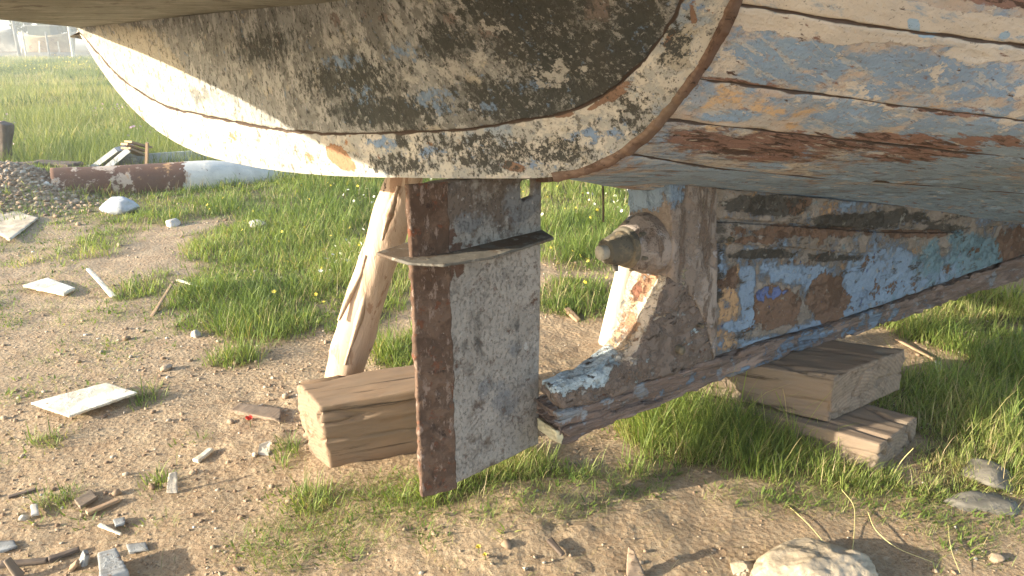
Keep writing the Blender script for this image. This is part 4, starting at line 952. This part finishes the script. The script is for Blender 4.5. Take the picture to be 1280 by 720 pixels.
m_grock = layered('shaded_grey_stone', (.13, .12, .10), [dict(col=(.18, .165, .14), scale=9, thr=.5, soft=.1)], wob=.01)  # stone colour darkened to stand in for the shade over them
for (px_, py_, s_, sd, m_, lb) in ((1238, 596, (.10, .07, .035), 21, m_grock, 'dull grey boulder shaded in the grass at the right edge'),
                               (1236, 630, (.11, .055, .018), 22, m_grock, 'low grey stone slab shaded in front of the grey boulder'),
                               (30, 649, (.016, .012, .012), 23, m_cong, 'little white pebble cube at the left of the scrap'),
                               (322, 282, (.12, .07, .045), 24, m_cong, 'grey flat stone sunk in the grass right of the pipe'),
                               (216, 282, (.06, .05, .04), 25, m_cong, 'light stone above the pebbly strip left of the lawn'),
                               (208, 462, (.028, .022, .018), 26, m_dirt_rock, 'tan stone on the dirt above the cream board corner'),
                               (245, 420, (.03, .025, .02), 27, m_cong, 'whitish stone at the left border of the lawn'),
                               (1245, 700, (.02, .016, .014), 28, m_dirt_rock, 'small tan stone near the bottom right corner')):
    g_ = on_ground(px_, py_); o = rock('rock', g_ + v3(0, 0, s_[2] * (.35 if s_[0] < .1 else .05)), s_, m_, seed=sd, rot=sd, amp=.25 if s_[0] < .1 else .5, sub=4 if s_[0] > .05 else 3); tag(o, lb, 'stone')
# plastic bag
m_bag = layered('dusty_plastic', (.31, .25, .18), [dict(col=(.37, .305, .225), scale=9, thr=.5, soft=.15), dict(col=(.38, .31, .22), scale=12, thr=.58, soft=.12)], wob=.01, rough=.5, grime=.1)
g_ = on_ground(1015, 722); o = rock('plastic_bag', g_ + v3(0, 0, .025), (.17, .10, .066), m_bag, seed=61, sub=6, amp=.2, rot=.3)
c = co_of(o.data); n = no_of(o.data); c += n * ((np.abs(fbm(c * np.array([11, 16, 20]), 5, 5)) * -.045 + .006)[:, None]); o.data.vertices.foreach_set('co', c.ravel()); o.data.update()
tag(o, 'dusty crumpled white plastic bag at the bottom edge', 'bag')
g_ = on_ground(926, 712); o = rock('plastic_scrap', g_ + v3(0, 0, .006), (.036, .03, .018), m_bag, seed=62, sub=5, amp=.5)
tag(o, 'torn pale plastic scrap just left of the plastic bag', 'scrap')

# ------------------------------------------------------------------ far side of the field
YB = 64.
def far(name, pxy, thick, mat, parent=None, Y=YB, **rk):
    return None
m_tan = layered('tan_hull', (.46, .34, .22), [dict(col=(.55, .44, .30), scale=1.2, thr=.5, soft=.1), dict(col=(.30, .18, .12), scale=1.6, thr=.60, soft=.05)], wob=.05, wobscale=2)
m_fgrey = layered('far_grey', (.22, .22, .21), [dict(col=(.33, .32, .30), scale=.9, thr=.5, soft=.1), dict(col=(.12, .12, .11), scale=1.5, thr=.6, soft=.05)], wob=.05, wobscale=2)
m_fdark = layered('far_dark', (.05, .065, .055), [dict(col=(.09, .11, .09), scale=1.2, thr=.55, soft=.1)], wob=.05)
def far_boat(cx, Y, Lh, hh, mat, rz, label, cab=None):
    e = empty('beached_boat', v3(cx, Y, float(gz(cx, Y)[0])), rz, label, 'boat', 'boats beyond the field'); bpy.context.view_layer.update()
    rows = []
    for v in np.linspace(0, 1, 9):
        hw = .95 * v ** .55 + .02; row = []
        for u in np.linspace(-1, 1, 21):
            fl = (1 - abs(u) ** 2.6) ** .7 if abs(u) < 1 else 0.
            row.append((u * Lh / 2 * (.86 + .14 * v), -hw * fl * (.35 + .65 * v), .35 + hh * v + .35 * u * u * v))
        rows.append(row)
    A = np.array(rows); B_ = A * np.array([1, -1, 1]); V = np.vstack([A.reshape(-1, 3), B_.reshape(-1, 3)]); nc = 21
    Fc = []
    for s in (0, 189):
        for r in range(8):
            for k in range(20): Fc.append((s + r * nc + k, s + r * nc + k + 1, s + (r + 1) * nc + k + 1, s + (r + 1) * nc + k))
    for k in range(20): Fc.append((168 + k, 169 + k, 189 + 169 + k, 189 + 168 + k))
    o = mk('hull', V, Fc, mat); o.parent = e
    kx = beam('keel', (-Lh * .42, 0, .26), (Lh * .42, 0, .26), .16, .36, m_drk); kx.parent = e
    for sx in (-.5, -.1, .35):
        pr = beam('prop', (sx * Lh * .8, -1.15, -.2), (sx * Lh * .7, -.7, .35 + hh * .7), .09, .09, m_pale); pr.parent = e
    if cab:
        cb = beam('cabin', (cab[0], 0, .35 + hh + cab[2] / 2), (cab[1], 0, .35 + hh + cab[2] / 2), 1.1, cab[2], m_fdark); cb.parent = e
        m2 = beam('cabin_roof', (cab[0] - .1, 0, .38 + hh + cab[2]), (cab[1] + .1, 0, .38 + hh + cab[2]), 1.3, .06, m_fgrey); m2.parent = e
    return e
def fx(px, Y): return (px - 640) / F * (Y * ct)
far_boat(fx(60, YB), YB, 4.6, 1.35, m_tan, .05, 'tan boat hull propped up beyond the field under the stern edge', (-1.2, .6, .75))
far_boat(fx(-6, YB + 2), YB + 2, 5.0, 1.6, m_fgrey, -.3, 'dull grey boat hull beyond the field at the left edge')
far_boat(fx(-95, YB + 4), YB + 4, 6.0, 1.5, m_wht, .2, 'white boat hull beyond the field outside the left edge', (-1, .8, .8))
for i, (px_, h_, r_, lb) in enumerate(((20, 3.1, .13, 'tall grey pole between the grey and the tan far boats'), (29, 2.0, .09, 'short pale pole left of the tan far boat'), (58, 1.9, .08, 'brownish pole in front of the tan far boat'), (88, 2.4, .12, 'dark pole right of the tan far boat'))):
    x_ = fx(px_, 62); o = tube('far_pole', [v3(x_, 62, -.2), v3(x_ + .05, 62, h_)], [r_, r_ * .85], m_fgrey if i % 2 == 0 else m_pale, seg=10); tag(o, lb, 'pole', 'poles beyond the field')
o = beam('boundary_wall', v3(-75, 61, .12), v3(-18, 64, .12), .25, .45, m_fgrey); tag(o, 'low grey wall running along the far end of the field', 'wall')
def tree(x, y, h, r, label, seed):
    e = empty('tree', v3(x, y, float(gz(x, y)[0])), 0, label, 'tree', 'trees beyond the field'); rr = np.random.default_rng(seed)
    t = tube('trunk', [v3(0, 0, -.2), v3(.1, 0, h * .3), v3(.0, .1, h * .65)], [.22, .15, .07], m_drk, seg=10); t.parent = e
    n = 5200; k = 14; cs = rr.normal(size=(k, 3)) * np.array([r * .5, r * .5, h * .18]) + np.array([0, 0, h * .62]); rs = rr.uniform(.25, .5, k) * r
    j = rr.integers(0, k, n); d = rr.normal(size=(n, 3)); d /= np.linalg.norm(d, axis=1)[:, None]; p = cs[j] + d * (rs[j] * rr.uniform(.6, 1.08, n) )[:, None]
    a = rr.normal(size=(n, 3)) * .09; b_ = rr.normal(size=(n, 3)) * .09
    V = np.stack([p - a, p + b_, p + a, p - b_], 1).reshape(-1, 3); o = fast_mesh('crown', V, quads=np.arange(n * 4).reshape(-1, 4), mat=m_leaf); o.parent = e
b = NB('leaves'); oi = b.noise(.8, 3); m_leaf = b.done(b.mix(oi, (.035, .06, .02), (.085, .115, .04)), .7)
tree(fx(74, 72), 72, 4.6, 1.7, 'dark green tree rising behind the tan far boat', 1)
tree(fx(-30, 80), 80, 5.0, 2.4, 'broad green tree behind the grey far boat', 2)
tree(fx(150, 84), 84, 5.0, 2.2, 'green tree right of the far boats behind the stern', 3)
tree(fx(-140, 76), 76, 5.2, 2.6, 'large green tree outside the left edge', 4)

# ------------------------------------------------------------------ stones and grass
def inwedge(x, y, m=.35): return (x > -.80 * y - m) & (x < .80 * y + m)
def gravel():
    rr = np.random.default_rng(3); n = 56000
    y = rr.uniform(1.15, 7.5, n) ; x = rr.uniform(-1, 1, n) * (.8 * y + .3)
    keep = rr.uniform(0, 1, n) < np.clip(1.2 - y / 6.5, .1, 1)
    nn = fbm(p3(x * 1.9, y * 1.9), 4, 91); keep &= (nn + rr.uniform(-.25, .25, n) > .07) | (rr.uniform(0, 1, n) < .05)
    keep &= ~((np.hypot((x - .55) / .75, (y - 1.75) / .22) < 1) & (rr.uniform(0, 1, n) < .75))
    x, y = x[keep], y[keep]; n = len(x)
    s = rr.lognormal(-5.85, .5, n); s = np.clip(s, .0015, .015) * (1 + .08 * y)
    # rubble heap at the left gets bigger stones
    nh = 2600; xh = rr.normal(-4.35, .42, nh); yh = rr.normal(6.1, .35, nh); x = np.r_[x, xh]; y = np.r_[y, yh]; s = np.r_[s, rr.uniform(.008, .026, nh)]; n += nh
    bm = bmesh.new(); bmesh.ops.create_icosphere(bm, subdivisions=1, radius=1); bv = np.array([v.co[:] for v in bm.verts]); bf = np.array([[v.index for v in f.verts] for f in bm.faces]); bm.free(); m = len(bv)
    sc = rr.uniform(.55, 1.4, (n, 1, 3)) * np.array([1, 1, .65]); V = bv[None] * sc * (1 + rr.uniform(-.28, .28, (n, m, 1))) * s[:, None, None]
    a = rr.uniform(0, 6.28, n); ca, sa = np.cos(a)[:, None], np.sin(a)[:, None]
    vx = V[..., 0] * ca - V[..., 1] * sa; vy = V[..., 0] * sa + V[..., 1] * ca
    z = gz(x, y); V = np.stack([vx + x[:, None], vy + y[:, None], V[..., 2] + (z + s * .22)[:, None]], 2).reshape(-1, 3)
    T = (bf[None] + (np.arange(n) * m)[:, None, None]).reshape(-1, 3)
    b = NB('gravel_stone'); t = b.attr('tint')
    c = b.ramp(t, [(0, (.22, .145, .095)), (.45, (.31, .22, .145)), (.8, (.38, .29, .205)), (.97, (.46, .39, .31)), (1, (.58, .54, .48))])
    o = fast_mesh('gravel', V, tris=T, mat=b.done(c, .9, b.noise(200, 3), .3, .002), smooth=False, attr={'tint': np.repeat(rr.uniform(0, 1, n), m)}); tag(o, kind='stuff')
gravel()

def blades(name, x, y, h, wd, phi, a0, a1, tint, mat, zoff=0., seg=3):
    """curved grass blades as one mesh: a0/a1 = angle from upright at base/tip"""
    n = len(x); z = gz(x, y) - .004 + zoff
    ts = np.linspace(0, 1, seg + 1); px_ = np.zeros((n, seg + 1)); pz_ = np.zeros((n, seg + 1))
    for k in range(seg):
        a = a0 + (a1 - a0) * (k + .5) / seg; px_[:, k + 1] = px_[:, k] + np.sin(a) * h / seg; pz_[:, k + 1] = pz_[:, k] + np.cos(a) * h / seg
    cx, sx = np.cos(phi), np.sin(phi); V = np.zeros((n, seg * 2 + 1, 3)); tw = rng.uniform(-.9, .9, n)
    wx = -sx * np.cos(tw) + cx * np.sin(tw) * .5; wy = cx * np.cos(tw) + sx * np.sin(tw) * .5; wz = np.sin(tw) * .4
    for k in range(seg):
        wk = wd * (.5 if k == 0 else (1 - ts[k]) ** .6) / 2 * (1.15 if k else 1.4)
        for s, q in ((-1, 0), (1, 1)):
            V[:, 2 * k + q, 0] = x + cx * px_[:, k] + s * wx * wk; V[:, 2 * k + q, 1] = y + sx * px_[:, k] + s * wy * wk; V[:, 2 * k + q, 2] = z + pz_[:, k] + s * wz * wk
    V[:, -1, 0] = x + cx * px_[:, -1]; V[:, -1, 1] = y + sx * px_[:, -1]; V[:, -1, 2] = z + pz_[:, -1]
    m = seg * 2 + 1; b0 = np.arange(n) * m
    Q = np.concatenate([np.stack([b0 + 2 * k, b0 + 2 * k + 1, b0 + 2 * k + 3, b0 + 2 * k + 2], 1) for k in range(seg - 1)])
    T = np.stack([b0 + 2 * seg - 2, b0 + 2 * seg - 1, b0 + 2 * seg], 1)
    o = fast_mesh(name, V.reshape(-1, 3), quads=Q, tris=T, mat=mat, attr={'tint': np.repeat(tint, m)}); tag(o, kind='stuff'); return o
def grass_mat(name, stops, tr=.42):
    b = NB(name); t = b.attr('tint'); c = b.ramp(t, stops)
    d = b.n('ShaderNodeBsdfPrincipled'); b.t.links.new(c, d.inputs['Base Color']); d.inputs['Roughness'].default_value = .55; d.inputs['Specular IOR Level'].default_value = .3
    tl = b.n('ShaderNodeBsdfTranslucent'); tc_ = b.mix(1., c, (1.25, 1.2, .55), 'MULTIPLY'); b.t.links.new(tc_, tl.inputs[0])
    mx = b.n('ShaderNodeMixShader'); mx.inputs[0].default_value = tr; b.t.links.new(d.outputs[0], mx.inputs[1]); b.t.links.new(tl.outputs[0], mx.inputs[2]); b.t.links.new(mx.outputs[0], b.out.inputs[0]); return b.m
m_gr = grass_mat('green_grass', [(0, (.08, .13, .03)), (.35, (.155, .22, .05)), (.7, (.27, .33, .085)), (.88, (.40, .40, .16)), (1, (.42, .34, .18))])
m_dr = grass_mat('dry_grass', [(0, (.16, .16, .07)), (.4, (.33, .26, .13)), (.8, (.48, .38, .22)), (1, (.60, .50, .32))], .25)
m_fd = grass_mat('field_plants', [(0, (.08, .13, .035)), (.35, (.15, .20, .055)), (.65, (.25, .27, .10)), (.88, (.36, .36, .16)), (1, (.40, .34, .20))])

def tufts(cover, n, y0, y1, seed, per, spread, xl=.80):
    rr = np.random.default_rng(seed); u = rr.uniform(0, 1, n)
    y = y0 * (y1 / y0) ** u                       # log distribution: even density in the picture
    x = rr.uniform(-1, 1, n) * (xl * y + .35)
    c = cover(x, y); k = rr.uniform(0, 1, n) < c; x, y, c = x[k], y[k], c[k]
    m = len(x); r = spread * np.sqrt(y / 2.2)
    X = np.repeat(x, per) + rr.normal(size=m * per) * np.repeat(r, per) ; Y = np.repeat(y, per) + rr.normal(size=m * per) * np.repeat(r, per)
    ph = np.arctan2(Y - np.repeat(y, per), X - np.repeat(x, per)) + rr.normal(size=m * per) * .7
    return X, Y, ph, np.repeat(c, per), np.repeat(rr.uniform(0, 1, m), per), rr
clear = lambda x, y: ~(((x > -.74) & (x < .02) & (y > 2.0 + (x + .6) * .33) & (y < 2.22 + (x + .6) * .3)) )
def inblock(x, y):
    """inside the plan of one of the timbers"""
    r = np.zeros(len(x), bool)
    for q in ([(-.60, 2.02), (-.05, 2.2), (-.09, 2.41), (-.72, 2.19)], [(.61, 2.39), (1.145, 2.01), (1.36, 2.195), (.86, 2.57)], [(.60, 2.38), (1.033, 2.15), (1.39, 2.39), (.97, 2.615)]):
        i = np.ones(len(x), bool)
        for k in range(4):
            a, b_ = q[k], q[(k + 1) % 4]; i &= (b_[0] - a[0]) * (y - a[1]) - (b_[1] - a[1]) * (x - a[0]) > 0
        r |= i
    return r
# lush grass
X, Y, ph, c, tr, rr = tufts(grass_cover, 42000, 1.2, 9.5, 11, 11, .020)
k = ~inblock(X, Y); X, Y, ph, c, tr = X[k], Y[k], ph[k], c[k], tr[k]; n = len(X)
hn = .5 + 1.1 * np.clip(.5 + fbm(p3(X * 2.2, Y * 2.2), 2, 55) * 2, 0, 1)
tall = np.exp(-(((X - .62) / .45) ** 2 + ((Y - 2.15) / .22) ** 2)) + .8 * np.exp(-(((X - .02) / .12) ** 2 + ((Y - 1.98) / .12) ** 2)) + .6 * np.exp(-(((X - 1.9) / .5) ** 2 + ((Y - 2.6) / .5) ** 2))
h = np.clip(rr.lognormal(-3.15, .38, n), .015, .12) * hn * (.6 + .6 * c) * (1 + .95 * tall) * (1 + .05 * Y)
blades('grass', X, Y, h, rr.uniform(.0020, .0044, n) * (Y / 2.2) ** .66, ph, rr.uniform(0, .35, n), rr.uniform(.5, 1.7, n), np.clip(.50 + .35 * (tr - .5) + fbm(p3(X * 1.4, Y * 1.4), 3, 66) * 1.1 + rr.normal(size=n) * .13 + (rr.uniform(0, 1, n) < .10) * .5, 0, 1), m_gr)
# low weeds: short wide leaves
X, Y, ph, c, tr, rr = tufts(lambda x, y: np.clip(grass_cover(x, y) * .5 + short_cover(x, y) * .9, 0, 1), 9000, 1.2, 9, 12, 9, .018)
k = ~inblock(X, Y); X, Y, ph, c, tr = X[k], Y[k], ph[k], c[k], tr[k]; n = len(X)
blades('weeds', X, Y, rr.uniform(.010, .030, n) * (1 + .08 * Y), rr.uniform(.004, .009, n) * (Y / 2.2) ** .4, ph, rr.uniform(.2, .8, n), rr.uniform(.9, 1.7, n), np.clip(.35 + .5 * (tr - .5) + rr.normal(size=n) * .15, 0, 1), m_gr)
# sparse short grass, half dry
X, Y, ph, c, tr, rr = tufts(short_cover, 36000, 1.15, 8, 13, 7, .020)
k = ~inblock(X, Y); X, Y, ph, c, tr = X[k], Y[k], ph[k], c[k], tr[k]; n = len(X)
blades('short_grass', X, Y, rr.uniform(.014, .050, n), rr.uniform(.0012, .0024, n) * (Y / 2.2) ** .5, ph, rr.uniform(.1, .8, n), rr.uniform(.8, 1.8, n), np.clip(.45 + .5 * (tr - .5) + rr.normal(size=n) * .25, 0, 1), m_gr)
# straw lying about
rr = np.random.default_rng(14); n = 44000; y = 1.15 * (7.5 / 1.15) ** rr.uniform(0, 1, n); x = rr.uniform(-1, 1, n) * (.8 * y + .3)
k = (rr.uniform(0, 1, n) < .10 + .55 * np.clip(short_cover(x, y) + .5 * grass_cover(x, y), 0, 1) + .6 * np.exp(-(((x - 1.9) / .35) ** 2 + ((y - 2.95) / .22) ** 2))) & ~inblock(x, y); x, y = x[k], y[k]; n = len(x)
blades('straw', x, y, rr.uniform(.012, .075, n), rr.uniform(.0012, .0022, n) * (y / 2) ** .5, rr.uniform(0, 6.28, n), rr.uniform(1.1, 1.5, n), rr.uniform(1.3, 1.75, n), rr.uniform(0, 1, n), m_dr, zoff=.007)
# the field
rr = np.random.default_rng(15); n = 120000; y = 7.2 * (66 / 7.2) ** (rr.uniform(0, 1, n) ** 1.0); x = -y * rr.uniform(.30, .86, n) - .2
blades('field_grass', x, y, rr.uniform(.10, .34, n) * (.7 + .6 * np.clip(.5 + fbm(p3(x * .5, y * .5), 2, 5) * 2, 0, 1)), .004 * (y / 7) ** 1.0 * rr.uniform(.7, 1.6, n), rr.uniform(0, 6.28, n), rr.uniform(0, .3, n), rr.uniform(.3, 1.3, n),
       np.clip(.52 + fbm(p3(x * .5, y * .22), 4, 33) * 1.7 + rr.normal(size=n) * .17, 0, 1), m_fd)
# the same field either side of what the photograph shows
rr = np.random.default_rng(35); n = 90000; y = 6.8 * (60 / 6.8) ** rr.uniform(0, 1, n); u_ = rr.uniform(0, 1, n); x = np.where(u_ < .5, -y * rr.uniform(.84, 1.9, n), y * rr.uniform(-.32, .95, n))
blades('field_grass', x, y, rr.uniform(.10, .34, n) * (.7 + .6 * np.clip(.5 + fbm(p3(x * .5, y * .5), 2, 5) * 2, 0, 1)), .0075 * (y / 7) * rr.uniform(.7, 1.6, n), rr.uniform(0, 6.28, n), rr.uniform(0, .3, n), rr.uniform(.3, 1.3, n),
       np.clip(.5 + fbm(p3(x * .35, y * .35), 3, 33) * 1.5 + rr.normal(size=n) * .16, 0, 1), m_fd)
# coarse weeds and dark clumps that break up the field
rr = np.random.default_rng(25); n = 90000; y = 7.4 * (55 / 7.4) ** rr.uniform(0, 1, n); x = -y * rr.uniform(.30, .86, n) - .2
q_ = fbm(p3(x * .9, y * .45), 4, 71) + .5 * fbm(p3(x * 3, y * 1.5), 2, 72); k = q_ > .06; x, y, q_ = x[k], y[k], q_[k]; n = len(x)
blades('field_weeds', x, y, rr.uniform(.10, .30, n) * (1 + 2.2 * np.clip(q_ - .06, 0, .4)), .011 * (y / 7.5) ** .8 * rr.uniform(.6, 1.6, n), rr.uniform(0, 6.28, n), rr.uniform(0, .5, n), rr.uniform(.4, 1.8, n),
       np.clip(.38 + fbm(p3(x * .8, y * .4), 3, 73) * 2.2 + rr.normal(size=n) * .18, 0, 1), m_fd)
# dead stems standing in the green
X, Y, ph, c, tr, rr = tufts(grass_cover, 3600, 1.3, 9, 26, 3, .02); k = ~inblock(X, Y); X, Y, ph = X[k], Y[k], ph[k]; n = len(X)
blades('dry_stems', X, Y, rr.uniform(.04, .13, n) * (1 + .04 * Y), rr.uniform(.0012, .0024, n) * (Y / 2.2) ** .6, ph, rr.uniform(0, .5, n), rr.uniform(.2, 1.5, n), rr.uniform(.1, 1, n), m_dr)
# small flowers
def dots(name, x, y, z, s, col, cat=None):
    n = len(x); rr = np.random.default_rng(len(name)); k = 5; P_ = np.stack([x, y, z], 1); V = []; Q = []
    nx_ = rr.normal(size=(n, 3)); nx_[:, 2] = np.abs(nx_[:, 2]) + .6; nx_ /= np.linalg.norm(nx_, axis=1)[:, None]; a = np.cross(nx_, np.array([1, .1, 0.])); a /= np.linalg.norm(a, axis=1)[:, None]; b_ = np.cross(nx_, a)
    out = []
    for j in range(k):
        t0 = 2 * math.pi * j / k; d = a * math.cos(t0) + b_ * math.sin(t0); e = -a * math.sin(t0) + b_ * math.cos(t0); ss = s[:, None]
        out.append(np.stack([P_, P_ + (d * .6 - e * .33) * ss, P_ + (d * 1. + nx_ * .15) * ss, P_ + (d * .6 + e * .33) * ss], 1))
    V = np.stack(out, 1).reshape(-1, 3); o = fast_mesh(name, V, quads=np.arange(len(V)).reshape(-1, 4), mat=col); tag(o, kind='stuff')
def flower_mat(name, c):
    b = NB(name); return b.done(c, .6)
m_fw = flower_mat('white_petals', (.75, .73, .62)); m_fy = flower_mat('yellow_petals', (.75, .58, .08)); m_fr = flower_mat('red_petals', (.62, .06, .04)); m_fp = flower_mat('mauve_petals', (.45, .28, .36))
rr = np.random.default_rng(16); n = 2600; y = rr.uniform(4., 8.5, n); x = rr.uniform(-1, 1, n) * .5 * y - .05 * y; cv = grass_cover(x, y) * (fbm(p3(x * 1.3, y * 1.3), 2, 8) > -.02); k = rr.uniform(0, 1, n) < cv * .8; x, y = x[k], y[k]
dots('white_flowers', x, y, gz(x, y) + rr.uniform(.04, .13, len(x)), rr.uniform(.008, .016, len(x)), m_fw)
n = 240; y = rr.uniform(3., 7, n); x = rr.uniform(-.42, .2, n) * y; k = rr.uniform(0, 1, n) < grass_cover(x, y) * .7; x, y = x[k], y[k]
dots('yellow_flowers', x, y, gz(x, y) + rr.uniform(.04, .1, len(x)), rr.uniform(.008, .014, len(x)), m_fy)
n = 5000; y = 8 * 8 ** rr.uniform(0, 1, n); x = -y * rr.uniform(.4, .8, n); k = fbm(p3(x * .25, y * .12), 3, 41) > .06; x, y = x[k], y[k]
dots('field_flowers', x, y, gz(x, y) + rr.uniform(.15, .33, len(x)), rr.uniform(.01, .02, len(x)) * (y / 8) ** .5, m_fy)
n = 700; y = 8 * 1.7 ** rr.uniform(0, 1, n); x = -y * rr.uniform(.42, .7, n); k = fbm(p3(x * .5, y * .4), 2, 43) > .04; x, y = x[k], y[k]
dots('mauve_flowers', x, y, gz(x, y) + rr.uniform(.15, .33, len(x)), rr.uniform(.012, .024, len(x)), m_fp)

m_stem = grass_mat('stem', [(0, (.10, .14, .04)), (1, (.10, .14, .04))]); m_stalk = bpy.data.materials.new('stalk'); 
b = NB('yellow_stalk'); m_stalk = b.done(b.mix(b.noise(40), (.44, .40, .15), (.60, .50, .26)), .6)
def poppy(px, py, label, mat, s=.012, hgt=.03):
    g = on_ground(px, py + 10); e = empty('flower', g, 0, label, 'flower'); rr = np.random.default_rng(int(px))
    st = tube('stem', [v3(0, 0, 0), v3(.002, .001, hgt * .5), v3(0, 0, hgt)], [.0012], m_stem, seg=6); st.parent = e
    V = []; Fc = []
    for j in range(5):
        a = 6.28 * j / 5 + .3; d = np.array([math.cos(a), math.sin(a), 0]); t = np.array([-d[1], d[0], 0]); up_ = np.array([0, 0, 1.]); z0 = np.array([0, 0, hgt]); k0 = len(V)
        for r_, w_, u_ in ((0, .1, 0), (.5, .5, .25), (.9, .62, .75), (1.05, .3, 1.05)):
            for q in (-1, 0, 1): V.append(z0 + (d * r_ + t * w_ * q + up_ * (u_ - .12 * abs(q))) * s)
        for r_ in range(3):
            for q in range(2): Fc.append((k0 + r_ * 3 + q, k0 + r_ * 3 + q + 1, k0 + r_ * 3 + q + 4, k0 + r_ * 3 + q + 3))
    pe = mk('petals', V, Fc, mat); pe.parent = e
poppy(313, 524, 'small red poppy on the bare dirt beside the grey plank piece', m_fr)
poppy(598, 682, 'left of two tiny yellow flowers before the rudder', m_fy, .006, .018); poppy(606, 690, 'right of two tiny yellow flowers before the rudder', m_fy, .005, .014)
def stalk(pts, r, label):
    o = tube('dry_stalk', [on_ground(px, py, z) if z < .01 else G(px, py, z) for px, py, z in pts], [r, r * .8, r * .5], m_stalk, seg=7); tag(o, label, 'stalk', 'dry stalks')
stalk([(1063, 706, .004), (1068, 660, .012), (1066, 630, .03), (1052, 612, .05)], .0016, 'upright yellow stalk in front of the lower timber')
stalk([(1085, 640, .012), (1096, 664, .02), (1120, 684, .015), (1165, 704, .004)], .0016, 'long yellow stalk lying to the right above the plastic bag')
stalk([(985, 632, .01), (1010, 655, .02), (1035, 684, .012)], .0014, 'thin yellow stalk lying behind the plastic bag')
stalk([(1185, 655, .01), (1190, 690, .02), (1200, 716, .01)], .0015, 'pale stalk near the bottom right corner')
stalk([(1112, 603, .004), (1128, 575, .05), (1142, 560, .09)], .0022, 'green tipped stalk leaning beside the lower timber end')

# ------------------------------------------------------------------ the air: low sun through dusty haze
hb = bmesh.new(); bmesh.ops.create_cube(hb, size=1); me = bpy.data.meshes.new('haze'); hb.to_mesh(me); hb.free()
hz = bpy.data.objects.new('haze', me); COL.objects.link(hz); hz.scale = (1600, 1800, 8.6); hz.location = (0, 350, 2.9)
hm = bpy.data.materials.new('haze_air'); hm.use_nodes = True; hm.node_tree.nodes.clear()
ho = hm.node_tree.nodes.new('ShaderNodeOutputMaterial'); hv = hm.node_tree.nodes.new('ShaderNodeVolumePrincipled')
hv.inputs['Density'].default_value = HAZE; hv.inputs['Color'].default_value = (.95, .93, .88, 1); hv.inputs['Anisotropy'].default_value = .55
hm.node_tree.links.new(hv.outputs[0], ho.inputs['Volume']); me.materials.append(hm); hz['kind'] = 'stuff'
